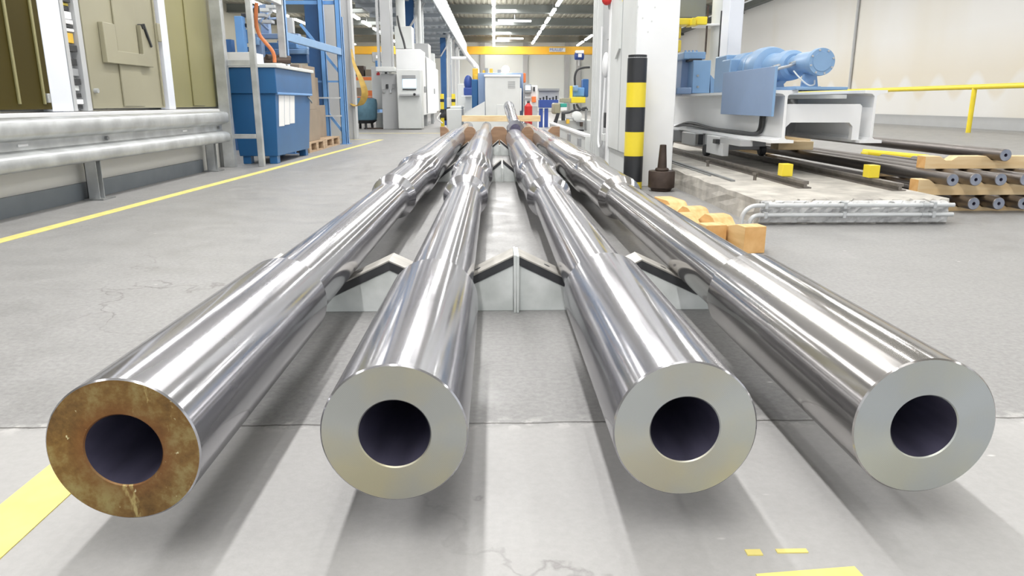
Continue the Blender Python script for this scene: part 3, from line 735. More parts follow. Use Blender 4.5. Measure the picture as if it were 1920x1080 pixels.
obj('base', B(at(700, 125, 21.2)[0], at(734, 125, 21.2)[0], 21.2, 21.9, 0, .42), 'machine_pale', t, bevel=.01)
obj('cable', M().tube(smoothpts([at(722, 20, 21.1), at(718, 60, 21.1), at(720, 100, 21.1), at(724, 140, 21.0), at(719, 178, 21.0)], 6), .035, 8), 'black_plastic', t)
obj('cable', M().tube(smoothpts([at(731, 215, 20.9), at(729, 236, 20.8), at(722, 238, 20.8), at(719, 228, 20.9)], 6), .03, 8), 'white_paint', t)
obj('gripper', B(at(717, 185, 20.9)[0], at(724, 160, 20.9)[0], 20.9, 21.1, at(717, 186, 21)[2], at(717, 158, 21)[2]), 'dark_rubber', t, bevel=.02)
obj('signal_lamp', M().cyl(at(720.5, 87, 21), at(720.5, 82, 21), .03, 10), 'green_led', t)
tag(obj('floor_mat', B(-3.55, -3.0, 20.4, 20.7, 0, .03), 'brown_steel'), 'dark red floor plate at the foot of the white panel', 'plate')

# white machining centre with operator panel
t = thing('machining_centre', (-2.2, 21, 0), 'white machining centre with upright operator panel and blue screen', 'machine')
p = obj('operator_panel', B(-2.56, -1.92, 19.95, 20.5, .02, 1.545), 'machine_pale', t, bevel=.02)
a = at(755, 165, 19.94); c = at(780, 148, 19.94)
obj('screen', B(a[0], c[0], 19.93, 19.955, a[2], c[2]), 'screen_glow', p, bevel=.004)
a = at(754, 148, 19.94); c = at(779, 141, 19.94); obj('display_strip', B(a[0], c[0], 19.925, 19.955, a[2], c[2]), 'grey_plastic', p)
a = at(750, 180, 19.94); c = at(787, 176, 19.94); obj('keyboard_tray', B(a[0], c[0], 19.8, 19.96, a[2], c[2]), 'machine_grey', p, bevel=.008)
a = at(755, 169, 19.94); c = at(780, 167, 19.94); obj('key_row', B(a[0], c[0], 19.93, 19.955, a[2], c[2]), 'black_plastic', p)
a = at(778, 177, 19.9); obj('knob', M().ball((a[0], 19.78, a[2]), .035, 12), 'black_plastic', p)
obj('side_column', B(-3.02, -2.57, 20.3, 21, 0, 1.45), 'machine_grey', t, bevel=.01)
for k in range(4): obj('valve', B(-2.98 + .09*k, -2.92 + .09*k, 20.24, 20.3, .95 + .12*(k % 2), 1.05 + .13*(k % 2)), ('grey_plastic', 'black_plastic', 'zinc', 'grey_plastic')[k], t, bevel=.005)
obj('arm_box', B(-3.12, -2.62, 20.1, 20.5, 1.5, 1.62), 'machine_pale', t, bevel=.01)
obj('cabinet', B(-2.68, -2.0, 20.9, 22.3, .35, 2.12), 'white_paint', t, bevel=.02)
obj('cabinet', B(-2.68, -1.98, 22.32, 26.0, .35, 2.02), 'white_paint', t, bevel=.03)
obj('door_gap', B(-1.99, -1.972, 22.28, 22.36, .4, 2.0), 'grey_plastic', t)
for (yy, zz) in ((21.6, 1.05), (24.9, 1.05)): obj('door_handle', B(-1.995, -1.95, yy, yy + .12, zz - .07, zz + .1), 'grey_plastic', t, bevel=.005)
for yy in (21.2, 23.0, 25.4): obj('leg', B(-2.15, -2.05, yy, yy + .1, 0, .36), 'zinc', t)
obj('filter_box', B(-2.78, -2.3, 21.6, 22.2, 2.18, 2.78), 'machine_pale', t, bevel=.01)
obj('filter_box', B(-2.6, -2.05, 24.0, 25.0, 2.05, 2.5), 'machine_grey', t, bevel=.01)
obj('pipe', M().cyl((-2.64, 22, 2.78), (-2.64, 22, 4.0), .13, 16), 'machine_pale', t)
obj('pipe', M().cyl((-2.35, 24.5, 2.5), (-2.35, 24.5, 3.9), .06, 12), 'machine_pale', t)
obj('cable', M().tube(smoothpts([at(745, 30, 21.3), at(750, 55, 21.2), at(757, 78, 21.1), at(761, 97, 21.0)], 6), .03, 8), 'black_plastic', t)
t = thing('machining_centre', (-2.3, 28, 0), 'smaller white machine box behind the first machining centre', 'machine')
obj('cabinet', B(-2.7, -2.1, 27.4, 28.6, .4, 1.9), 'white_paint', t, bevel=.02); obj('control_box', B(-2.4, -2.12, 27.2, 27.5, 1.7, 2.4), 'machine_pale', t, bevel=.01); obj('leg', B(-2.6, -2.5, 27.6, 27.7, 0, .41), 'zinc', t); obj('leg', B(-2.3, -2.2, 27.6, 27.7, 0, .41), 'zinc', t)
# steel columns and deck
k = 0
for y_, xo in ((25.3, -3.0), (38.0, -2.72), (46.5, -2.72)):
    struct('column_blue', B(xo - .02, xo + .26, y_ + 1.2, y_ + 1.5, 0, 4.1), 'column_blue', 'blue column under the overhead deck', smooth=False)
    struct('column_grey', B(xo + .31, xo + .42, y_ + 1.2, y_ + 1.35, 0, 4.1).box(xo + .5, xo + .56, y_ + 1.5, y_ + 1.6, 0, 4.1), 'machine_pale', 'pale posts beside a blue column under the deck', smooth=False)
    struct('deck_brace', M().bar((xo, y_ + 1.1, 3.0), (xo + .65, y_ + 1.1, 4.0), .06, .06), 'machine_grey', smooth=False)
struct('column_grey', B(-2.98, -2.72, 20.3, 20.6, 1.62, ROOF).box(-3.09, -3.02, 20.3, 20.4, 1.62, ROOF).box(-2.70, -2.66, 20.3, 20.38, 1.62, ROOF), 'machine_grey', 'grey column behind the operator panel', smooth=False)
b = corrugated(-4.8, -2.05, 20.9, 57, 4.06, .3, .06); struct('deck', b, 'deck_grey', 'underside of the overhead deck', smooth=False)
b = M()
for k in range(13): b.box(-4.8, -2.05, 21 + 3*k, 21.15 + 3*k, 3.92, 4.06)
struct('deck_joists', b, 'deck_grey', smooth=False)
struct('deck_fascia', B(-2.05, -2.0, 20.9, 57, 4.0, 4.92), 'deck_grey', 'grey backing of the slatted deck edge', smooth=False)
b = M(); y_ = 21.0
while y_ < 56.8: b.box(-2.0, -1.985, y_, y_ + .55, 4.0, 4.92); y_ += 1.1
struct('deck_slats', b, 'white_paint', 'white slatted edge of the overhead deck', smooth=False)
pp_ = tag(obj('pipe', M().tube(smoothpts([(-2.0, 41, 3.98), at(868, 92, 40), at(878, 108, 38), at(890, 122, 36), at(894, 130, 36), at(894, 152, 36)], 6), .12, 10), 'white_paint'), 'white pipe bending down at the end of the deck', 'pipe')
obj('pipe_branch', M().cyl(at(846, 109, 38), at(877, 109, 38), .08, 10), 'white_paint', pp_)
# left ventilation trunk near the ceiling
struct('trim_40', B(-4.6, -4.1, 12, 21, 3.55, 3.75).box(-4.05, -3.95, 12, 21, 3.45, 3.55), 'machine_grey', smooth=False)

# yellow crane girder with hoist
t = thing('crane_girder', (0, 60, 5), 'yellow overhead crane girder spanning the far end of the hall', 'crane')
zt, zb2 = at(950, 87, 58)[2], at(950, 101, 58)[2]
obj('girder', B(XL, XR, 58, 58.5, zb2, zt), 'crane_yellow', t, bevel=.03)
obj('flange', B(XL, XR, 57.9, 58.6, zb2 - .03, zb2 + .02), 'crane_yellow', t)
sx0, sx1 = at(1030, 95, 57.9)[0], at(1060, 95, 57.9)[0]
sg = obj('sign', B(sx0, sx1, 57.9, 57.99, zb2 + .15, zt - .1), 'machine_pale', t)
cu = bpy.data.curves.new('sign_text', 'FONT'); cu.body = 'MULLER'; cu.size = .30; cu.extrude = .005; cu.align_x = 'CENTER'; cu.align_y = 'CENTER'
tmp = bpy.data.objects.new('tmp', cu); C.objects.link(tmp)
me = bpy.data.meshes.new_from_object(tmp.evaluated_get(bpy.context.evaluated_depsgraph_get()))
bpy.data.objects.remove(tmp); me.materials.clear(); me.materials.append(MATS['deep_blue'])
tx = bpy.data.objects.new('lettering', me); C.objects.link(tx); tx.parent = sg; tx.rotation_euler = (math.pi/2, 0, 0); tx.location = (-.06, -.055, 0)
obj('emblem', B(sx1 - .28, sx1 - .1, 57.885, 57.9, zb2 + .2, zt - .15), 'white_paint', sg)
hx, hz_ = at(1088, 103, 56)[0], at(1088, 103, 56)[2]
ho = thing('hoist', (hx, 57, hz_), 'blue and white hoist hanging under the yellow girder', 'hoist')
obj('drum', M().lathe((hx - .36, 56.6, hz_ - .05), (1, 0, 0), [(0, .2), (.04, .27), (.66, .27), (.7, .2)], 20), 'deep_blue', ho)
obj('trolley', B(hx - .3, hx + .3, 56.3, 56.9, hz_ + .14, hz_ + .35), 'white_paint', ho, bevel=.02)
obj('hanger', B(hx - .1, hx + .1, 56.8, 58.2, hz_ + .2, zb2 - .01), 'grey_plastic', ho); obj('label_plate', B(hx - .12, hx + .14, 56.26, 56.33, hz_ - .14, hz_ + .1), 'white_paint', ho)
obj('hook_block', M().cyl((hx, 56.6, hz_ - .3), (hx, 56.6, hz_ - .75), .09, 12), 'machine_grey', ho)
t2 = thing('hoist', (-10.3, 57, 4.5), 'dark grey hoist under the girder in the left bay', 'hoist')
a = at(702, 105, 57); obj('drum', B(a[0] - .1, a[0] + .7, 56.5, 57.2, a[2] - .45, a[2] + .25), 'grey_plastic', t2, bevel=.03); obj('hanger', B(a[0] + .1, a[0] + .5, 56.9, 58.2, a[2] + .2, zb2 - .01), 'grey_plastic', t2); obj('label_plate', B(a[0] + .2, a[0] + .45, 56.45, 56.5, a[2] - .2, a[2] + .02), 'white_paint', t2)

# ------------------------------------------------------------------ grey machine at the end of the tubes
t = thing('lathe_machine', (.3, 18.2, 0), 'large blue machine with plain grey front cover behind the tubes', 'machine')
YM = 17.6
def rect(px0, px1, py0, py1, Y, d):
    a = at(px0, py1, Y); c = at(px1, py0, Y); return B(a[0], c[0], Y, Y + d, a[2], c[2])
b = rect(910, 975, 144, 222, YM, .5); zlo = .0
a = at(910, 222, YM); c = at(975, 144, YM)
obj('front_cover', B(a[0], c[0], YM, YM + .5, .05, c[2]), 'machine_pale', t, bevel=.015)
obj('cover_top', B(a[0] - .02, c[0] + .02, YM - .03, YM + .55, c[2], c[2] + .05), 'white_paint', t, bevel=.008)
obj('lower_door', rect(932, 958, 196, 218, YM - .02, .02), 'machine_pale', t, bevel=.006)
vb = M()
for k in range(5): vb.add(rect(952, 966, 152 + 3*k, 153.2 + 3*k, YM - .012, .012).v, [(0,3,2,1),(4,5,6,7),(0,1,5,4),(1,2,6,5),(2,3,7,6),(3,0,4,7)])
obj('vent_slots', vb, 'machine_grey', t)
a = at(897, 215, 18.3); c = at(981, 137, 18.3)
obj('housing', B(a[0], c[0], 18.2, 19.6, .05, c[2]), 'pump_grey_blue', t, bevel=.02)
a = at(893, 200, 18.6); obj('side_wing', B(a[0] - .10, a[0] + .05, 18.3, 19.3, .3, 1.25), 'container_blue', t, bevel=.02)
obj('side_box', rect(970, 978, 165, 208, YM + .1, .4), 'white_paint', t, bevel=.02)
w0, w1, w2, w3 = at(870, 214, 17.3), at(909, 212, 17.3), at(909, 190, 17.3), at(884, 204, 17.3)
obj('wedge_cover', M().prism([(w0[0], .05), (w1[0], .05), (w2[0], w2[2]), (w3[0], w3[2]), (w0[0], w0[2])], 17.3, 17.58), 'machine_pale', t, smooth=False)
obj('foot', B(-.15, .7, 17.7, 19.4, 0, .05), 'machine_grey', t)
obj('work_lamp', M().ball(at(948, 130, 18.2), .09, 16), 'beacon_glow', t)
obj('lamp_stem', M().cyl(at(948, 134, 18.25), at(948, 139, 18.25), .03, 10), 'machine_grey', t)
for k, (px, m_, h_) in enumerate(((912, 'grey_plastic', 9), (921, 'amber', 8), (936, 'grey_plastic', 6), (908, 'amber', 5))):
    a = at(px - 3, 137, 18.8); c = at(px + 3, 137 - h_, 18.8)
    obj('valve_block', B(a[0], c[0], 18.7, 18.9, a[2] - .1, c[2]), m_, t, bevel=.006)
tag(obj('loader_arm', rect(886, 896, 128, 150, 19.8, .3).add(rect(888, 895, 140, 160, 19.7, .2).v, [(0,3,2,1),(4,5,6,7),(0,1,5,4),(1,2,6,5),(2,3,7,6),(3,0,4,7)]), 'amber', bevel=.02), 'small yellow-orange unit left of the blue housing', 'unit')
tag(obj('loader_arm', rect(979, 986, 137, 155, 18.9, .3), 'orange', bevel=.02), 'small orange unit at the top right of the blue housing', 'unit')
# blue manipulator left of the machine
t = thing('manipulator', (-.9, 20, 0), 'blue swivel unit on a pale post left of the grey machine', 'machine')
a = at(878, 160, 20)
obj('head', M().ball((a[0], 20, at(878, 155, 20)[2]), .13, 16, (.9, .9, 1.5)), 'deep_blue', t); obj('body', B(a[0] - .12, a[0] + .12, 19.9, 20.1, at(878, 179, 20)[2], at(878, 164, 20)[2]), 'deep_blue', t, bevel=.03)
obj('plate', B(a[0] - .18, a[0] + .18, 19.85, 20.15, at(878, 181, 20)[2], at(878, 179, 20)[2]), 'white_paint', t); obj('post', B(a[0] - .08, a[0] + .08, 19.95, 20.05, 0, at(878, 181, 20)[2]), 'machine_pale', t)
a = at(866, 170, 20.6); tag(obj('control_box', B(a[0] - .12, a[0] + .12, 20.6, 20.7, 0, 1.2), 'machine_pale', bevel=.02), 'pale slim cabinet left of the blue swivel unit', 'cabinet')
for k, (px, Y, w_) in enumerate(((843, 37.5, .06), (850, 41, .08), (858, 45.5, .08))):
    a = at(px, 150, Y); struct('column_grey', B(a[0] - w_, a[0] + w_, Y, Y + .12, 0, 3.95), 'machine_grey', 'slim grey post under the deck', smooth=False)
# yellow reel stand
t = thing('reel_stand', (-1.35, 21.3, 0), 'yellow stand holding a black hose reel and white box', 'stand')
for px in (830, 851): 
    a = at(px, 238, 21.2); obj('post', B(a[0] - .05, a[0] + .05, 21.2, 21.3, 0, at(px, 176, 21.2)[2]), 'safety_yellow', t, bevel=.01)
    obj('post_band', B(a[0] - .055, a[0] + .055, 21.19, 21.31, .42, .52).box(a[0] - .055, a[0] + .055, 21.19, 21.31, .72, .80), 'black_plastic', t)
a = at(824, 218, 21.1); c = at(849, 205, 21.1)
obj('reel', M().lathe((a[0], 21.35, .36), (1, 0, 0), [(0, .12), (.02, .12), (.02, .17), (.2, .17), (.2, .22), (.36, .22), (.36, .08), (.4, .08)], 24), 'dark_rubber', t)
obj('white_box', rect(838, 848, 183, 203, 21.3, .2), 'paper', t, bevel=.01)
obj('base', rect(834, 850, 226, 235, 21.25, .3), 'deep_blue', t)
obj('cable', M().tube(smoothpts([at(826, 212, 21.2), at(820, 222, 21), at(826, 228, 21), at(830, 231, 21)], 6), .02, 8), 'paper', t)
tag(obj('machine_bed', B(-1.18, -.8, 18.6, 20.5, 0, .55).box(-1.1, -.8, 18.8, 20.0, .55, .62), 'machine_pale', bevel=.02), 'low pale machine bed left of the grey cover', 'machine')

# operator terminal, red canister, bench, right hand machinery
t = thing('operator_terminal', (.85, 17.9, 0), 'white operator terminal with small blue screen right of the grey machine', 'terminal')
obj('cabinet', rect(984, 1008, 160, 200, 18.0, .4), 'white_paint', t, bevel=.015); a = at(984, 200, 18); c = at(1008, 200, 18); obj('base', B(a[0], c[0], 18.0, 18.4, 0, a[2]), 'machine_grey', t)
sc_ = obj('monitor', rect(983.5, 996.5, 158, 174, 17.9, .1), 'grey_plastic', t, bevel=.01); obj('screen', rect(985, 995, 160, 169, 17.885, .02), 'screen_glow', sc_)
obj('keypad', rect(985, 995, 176, 179, 17.95, .05), 'grey_plastic', t); obj('keypad', rect(985, 995, 184, 187, 17.95, .05), 'grey_plastic', t)
obj('handset', rect(1000, 1003, 163, 171, 17.9, .1), 'black_plastic', t); obj('red_box', rect(997, 1005, 181, 192, 17.9, .1), 'orange', t, bevel=.01)
t = thing('gas_canister', (.78, 16.9, 0), 'red canister standing beside the board at the white terminal', 'canister')
a = at(991, 215, 16.6); obj('canister_body', M().lathe((a[0], 16.7, .0), (0, 0, 1), [(0, .08), (.02, .09), (a[2] + .02, .09), (a[2] + .18, .088), (a[2] + .22, .05), (a[2] + .25, .03)], 20), 'red', t); obj('valve', M().ball((a[0], 16.7, a[2] + .27), .035, 10), 'black_plastic', t)
t = thing('tool_bench', (1.7, 21.8, 0), 'blue tool bench with grey back panel and blue legs', 'bench')
obj('back_panel', rect(1010, 1048, 168, 186, 22.2, .06), 'machine_grey', t); obj('panel_top', rect(1009, 1049, 166, 170, 22.1, .1), 'grey_plastic', t)
obj('drawer_block', rect(1011, 1047, 187, 202, 21.7, .5), 'deep_blue', t, bevel=.01)
for px in (1014.5, 1024.5): a = at(px, 203, 21.75); obj('leg', B(a[0] - .055, a[0] + .055, 21.75, 21.85, 0, a[2]), 'deep_blue', t)
for k in range(6): a = at(1013 + 6*k, 187, 21.8); obj('tool', M().cyl((a[0], 21.8, a[2]), (a[0], 21.8, a[2] + .05 + .03*(k % 3)), .025, 8), 'black_plastic', t)
t = thing('bending_machine', (1.75, 15.6, 0), 'grey machine with yellow table and blue motor left of the tall cabinet', 'machine')
obj('yellow_table', rect(1071, 1098, 182, 193, 15.5, .5), 'safety_yellow', t, bevel=.01); obj('tan_table', rect(1053, 1071, 184, 192, 15.5, .5), 'beige_panel', t, bevel=.01)
obj('yellow_post', rect(1068.5, 1074, 161, 183, 15.7, .1), 'safety_yellow', t, bevel=.01)
obj('blue_motor', rect(1075, 1096, 164, 181, 15.7, .4), 'rack_blue', t, bevel=.02); obj('blue_motor', rect(1092, 1104, 148, 182, 15.9, .3), 'column_blue', t, bevel=.02)
obj('light_motor', rect(1076, 1084, 160, 171, 15.6, .3), 'pump_blue', t, bevel=.02)
obj('teal_box', rect(1051, 1063, 194, 201, 15.4, .3), 'teal', t, bevel=.01); obj('white_label', rect(1051, 1063, 201, 207, 15.4, .3), 'paper', t)
obj('beige_cover', rect(1038, 1051, 193, 214, 15.4, .6), 'beige_panel', t, bevel=.03)
a = at(1036, 250, 15.3); c = at(1104, 215, 15.3); obj('bed', B(1.32, 2.0, 15.2, 16.4, 0, .36), 'machine_pale', t, bevel=.02)
obj('drum', M().lathe((at(1082, 218, 15.1)[0], 15.05, at(1082, 218, 15.1)[2]), (0, 1, 0), [(0, .07), (.02, .1), (.25, .1)], 20), 'machine_pale', t)
for k, (px0, px1, py0, py1) in enumerate(((1062, 1076, 221, 224), (1080, 1096, 226, 229), (1080, 1095, 243, 246), (1088, 1093, 229, 237), (1062, 1068, 223, 232), (1097, 1101, 205, 245), (1053, 1060, 212, 226))):
    obj('fitting', rect(px0, px1, py0, py1, 15.05, .1), ('grey_plastic', 'grey_plastic', 'black_plastic', 'brown_steel', 'amber', 'zinc_dark', 'black_plastic')[k], t, bevel=.006)
for pts in ([(1076, 195), (1078, 206), (1086, 207), (1093, 203), (1100, 202)], [(1081, 195), (1086, 203), (1094, 206), (1102, 205)], [(1053, 212), (1066, 211), (1078, 206)], [(1078, 160), (1078, 143), (1083, 131), (1094, 127), (1106, 126)]):
    obj('hose', M().tube(smoothpts([at(px, py, 15.3) for px, py in pts], 6), .022, 8), 'dark_rubber', t)
obj('black_flap', M().prism([(at(1036, 236, 15)[0], at(1036, 236, 15)[2]), (at(1043, 236, 15)[0], at(1043, 236, 15)[2]), (at(1050, 212, 15)[0], at(1050, 212, 15)[2]), (at(1044, 212, 15)[0], at(1044, 212, 15)[2])], 15.0, 15.1), 'black_plastic', t)
# sloping pale guard panel beside fourth tube
t = thing('machine_guard', (1.1, 12, 0), 'low pale guard panel running beside the last tube', 'panel')
obj('panel', B(1.10, 1.16, 8.9, 14.6, .0, .30), 'machine_pale', t); obj('top_strip', B(1.085, 1.175, 8.9, 14.6, .30, .325), 'white_paint', t)
for yy in (9.3, 10.6): obj('fitting', B(1.075, 1.10, yy, yy + .25, .16, .26), 'grey_plastic', t)

# ------------------------------------------------------------------ right: tall machine column
t = thing('machine_column', (1.35, 7, 0), 'tall white machine column with grey side panels behind the striped bollard', 'machine')
x0, x1 = 1.165, 1.525
obj('front_panel', B(x0 + .012, x1, 6.26, 6.30, 0, 2.9), 'white_paint', t, bevel=.006)
obj('body', B(x0 + .02, x1, 6.30, 7.62, 0, 2.9), 'machine_pale', t, smooth=False)
obj('side_panel', B(x0, x0 + .02, 6.27, 7.55, .26, 2.9), 'machine_pale', t, bevel=.004)
obj('corner_strip', B(x0 - .012, x0 + .02, 7.55, 7.63, 0, 2.9), 'white_paint', t, bevel=.004)
obj('panel_seam', B(x0 - .003, x0 + .002, 6.9, 6.905, .26, 2.9), 'grey_plastic', t)
obj('access_cover', M().prism([(6.95, 1.18), (7.15, 1.10), (7.15, 1.55), (6.95, 1.62)], x0 - .02, x0 + .001, 'x'), 'machine_pale', t, smooth=False)
a = ax(1138, 122, x0)
obj('white_guard', M().ball((x0 - .01, a[1], a[2]), .11, 18, (.35, .8, 1.15)), 'white_paint', t)
obj('alarm_bell', M().ball(ax(1138, 0, x0 - .05), .05, 14), 'red', t)
obj('bell_stem', M().cyl(ax(1141, 6, x0 - .03), ax(1143, 16, x0), .012, 8), 'grey_plastic', t)
a = ax(1166, 2, x0); obj('yellow_sticker', B(x0 - .003, x0 + .001, a[1] - .04, a[1] + .04, a[2] - .01, a[2] + .06), 'safety_yellow', t)
# recessed rear unit
obj('rear_recess', B(1.21, 1.515, 7.62, 8.8, 0, 2.9), 'machine_grey', t, smooth=False)
for i, y_ in enumerate((8.45, 8.62, 8.78)): obj('profile_strip', B(1.15, 1.22, y_, y_ + .06, 0, 2.9), 'machine_pale', t, bevel=.006)
obj('conduit', M().tube(smoothpts([(1.19, 8.0, 1.0), (1.17, 7.98, .5), (1.17, 8.0, .3), (1.17, 8.15, .22), (1.17, 8.28, .3), (1.18, 8.3, .6), (1.18, 8.3, 1.5)], 8), .012, 8), 'white_paint', t)
obj('valve', B(1.17, 1.215, 7.85, 7.93, .44, .6), 'dark_rubber', t, bevel=.008)
obj('junction_box', B(1.16, 1.21, 7.85, 7.95, .3, .38), 'machine_pale', t, bevel=.006)
obj('bracket', B(1.16, 1.21, 7.7, 7.8, 1.32, 1.46), 'machine_grey', t, bevel=.004)
bm = M()
for (px, py) in ((1196, 12), (1228, 14), (1205, 34), (1222, 40), (1215, 60)): 
    a = at(px, py, 6.26); bm.cyl((a[0], 6.256, a[2]), (a[0], 6.262, a[2]), .006, 8)
obj('screw', bm, 'machine_pale', t)

# striped bollard
t = thing('striped_bollard', (1.165, 6.1, 0), 'black and yellow striped bollard before the white machine column', 'bollard')
bx, by, br = 1.155, 6.07, .0785
obj('core', M().lathe((bx, by, 0), (0, 0, 1), [(0, br - .004), (1.07, br - .004)], 32), 'black_plastic', t)
zs = [at(1186, py, by)[2] for py in (352, 340, 292, 247, 201, 155, 109)]
zs[0] = .005
for i in range(6):
    obj('stripe', M().lathe((bx, by, zs[i]), (0, 0, 1), [(0, br), (zs[i+1] - zs[i] - .001, br)], 36), 'safety_yellow' if i % 2 == 0 else 'black_plastic', t)['label'] = 'yellow band' if i % 2 == 0 else 'black band'
obj('top_cap', M().ball((bx, by, zs[6]), br * .97, 24, (1, 1, .35)), 'grey_plastic', t)

# brown tool holder
t = thing('tool_taper', (1.36, 5.95, 0), 'dark brown steel taper arbor standing on the floor by the column', 'tool')
tx_, ty_ = 1.365, 5.93
obj('flange', M().lathe((tx_, ty_, 0), (0, 0, 1), [(0, .078), (.022, .088), (.03, .106), (.155, .107), (.163, .103)], 40), 'brown_steel', t)
obj('neck', M().lathe((tx_, ty_, .163), (0, 0, 1), [(0, .052), (.008, .056), (.02, .052), (.025, .04)], 32), 'brown_steel', t)
obj('taper', M().lathe((tx_, ty_, .18), (0, 0, 1), [(0, .038), (.17, .027), (.19, .026), (.192, .02)], 32), 'brown_steel', t)

# notched timbers beside the fourth tube (two side by side)
def timber(xa, xb, ya, yb, label, nn, h, dep, z0=0):
    t = thing('notched_timber', ((xa+xb)/2, ya, z0), label, 'timber', 'notched timbers on the floor beside the tubes')
    poly = [(ya, z0), (ya, z0 + h)]; L_ = yb - ya; p = L_ / nn
    poly.append((ya + p*.28, z0 + h))
    for k in range(1, nn):
        c = ya + p*k - p*.12
        poly += [(c - p*.22, z0 + h - dep*.45), (c - p*.05, z0 + h - dep), (c + p*.12, z0 + h - dep*.85), (c + p*.30, z0 + h - dep*.15), (c + p*.40, z0 + h), (c + p*.62, z0 + h)]
    poly += [(yb, z0 + h), (yb, z0)]
    obj('block', M().prism(poly, xa, xb, 'x'), 'wood', t, smooth=False, bevel=.003)
    obj('end_grain', B(xa + .002, xb - .002, ya - .004, ya, z0 + .002, z0 + h - .002), 'wood_end', t)
    t.rotation_euler = (0, 0, math.radians(9)); return t
timber(1.185, 1.295, 3.38, 4.55, 'near notched timber with orange sawn end beside the last tube', 4, .13, .055)
timber(1.04, 1.15, 3.52, 4.7, 'notched timber half hidden behind the last tube', 4, .115, .055)

# ------------------------------------------------------------------ concrete pedestal with rails and conduits
t = thing('concrete_plinth', (2.1, 7, 0), 'worn concrete plinth carrying rails and a grey conduit run', 'plinth')
px0, px1, pz = 1.535, 2.70, .150
def rough_slab(x0, x1, y0, y1, z0, z1, nx, ny, nz, amp):
    """box with a chipped, uneven front and edge"""
    b = M(); idx = {}
    def vert(i, j, k):
        key = (i, j, k)
        if key not in idx:
            x = x0 + (x1-x0)*i/nx; y = y0 + (y1-y0)*j/ny; z = z0 + (z1-z0)*k/nz
            if j == 0: y += random.uniform(0, amp) + (random.uniform(0, amp*2.2) if k == nz else 0)
            if i == 0 : x += random.uniform(0, amp*.6)
            if k == nz and (j == 0 or i == 0): z -= random.uniform(0, amp*.8)
            idx[key] = len(b.v); b.v.append((x, y, z))
        return idx[key]
    for i in range(nx):
        for k in range(nz):
            b.f.append((vert(i,0,k), vert(i+1,0,k), vert(i+1,0,k+1), vert(i,0,k+1)))
        for j in range(ny): b.f.append((vert(i,j,nz), vert(i+1,j,nz), vert(i+1,j+1,nz), vert(i,j+1,nz)))
    for j in range(ny):
        for k in range(nz):
            b.f.append((vert(0,j+1,k), vert(0,j,k), vert(0,j,k+1), vert(0,j+1,k+1)))
            b.f.append((vert(nx,j,k), vert(nx,j+1,k), vert(nx,j+1,k+1), vert(nx,j,k+1)))
    return b
obj('slab', rough_slab(px0, px1, 4.23, 11.5, 0, pz, 40, 40, 4, .02), 'pedestal', t, smooth=False)
obj('front_render', rough_slab(px0 + .03, px1 - .01, 4.212, 4.25, .012, pz - .012, 60, 1, 8, .012), 'pedestal_front', t, smooth=False)
def rail(xa, ya, yb, label):
    t = thing('rail', (xa, (ya+yb)/2, pz), label, 'rail', 'steel rails on the plinth')
    zz = pz
    obj('rail_head', B(xa - .022, xa + .022, ya, yb, zz + .028, zz + .05), 'rail_steel', t, bevel=.003); obj('rail_web', B(xa - .01, xa + .01, ya, yb, zz + .006, zz + .03), 'rail_steel', t)
    obj('rail_foot', B(xa - .045, xa + .045, ya + .01, yb, zz, zz + .008), 'rail_steel', t)
rail(2.05, 4.75, 11, 'left steel rail on the plinth, ending short of the edge')
rail(2.60, 4.60, 11, 'right steel rail on the plinth')
tag(obj('cable_channel', B(1.70, 1.73, 5.2, 10.8, pz, pz + .012).box(1.66, 1.675, 5.6, 10.8, pz, pz + .008), 'zinc_dark'), 'thin steel strip lying on the plinth left of the rails', 'strip')
for i, (px, py) in enumerate(((1327, 308), (1415, 334))):
    a = fl(px, py + 4, pz); tag(obj('anchor_bolt', M().cyl((a[0], a[1], pz), (a[0], a[1], pz + .05), .012, 10).cyl((a[0], a[1], pz + .04), (a[0], a[1], pz + .055), .022, 6), 'rail_steel'), ('rusty anchor bolt on the plinth, farther one', 'rusty anchor bolt on the plinth, nearer one')[i], 'bolt', 'anchor bolts on the plinth')
tag(obj('stop_block', B(2.045 - .036, 2.045 + .036, 5.05, 5.14, pz + .051, pz + .136), 'safety_yellow', bevel=.003), 'yellow stop block sitting on the left rail', 'block')
tag(obj('stop_block', B(2.595 - .036, 2.595 + .036, 4.93, 5.02, pz + .051, pz + .136), 'safety_yellow', bevel=.003), 'yellow stop block sitting on the right rail', 'block')
# conduits
def conduit(z, label, xf, r=.0125):
    t = thing('conduit', (2.1, 4.19, 0), label, 'conduit', 'grey conduits along the plinth front')
    yy = 4.185
    R_ = .085
    R_ = min(R_, z - .01); pts = [(xf, yy, 0.0), (xf, yy, z - R_)]
    for k in range(1, 9): w = math.pi/2 * k/8; pts.append((xf + R_*(1 - math.cos(w)), yy, z - R_ + R_*math.sin(w)))
    pts.append((px1, yy, z))
    obj('pipe', M().tube(pts, r, 12), 'pipe_zinc', t)
    for x_ in (px0 + .05, 2.05, 2.58): obj('clip', B(x_ - .01, x_ + .01, yy - .016, 4.225, z - .02, z + .02), 'zinc', t, bevel=.003)
    obj('coupling', M().cyl((2.51, yy, z), (2.55, yy, z), r * 1.3, 12), 'zinc', t)
conduit(.118, 'upper grey conduit along the plinth front', 1.447)
conduit(.062, 'lower grey conduit along the plinth front', 1.495)

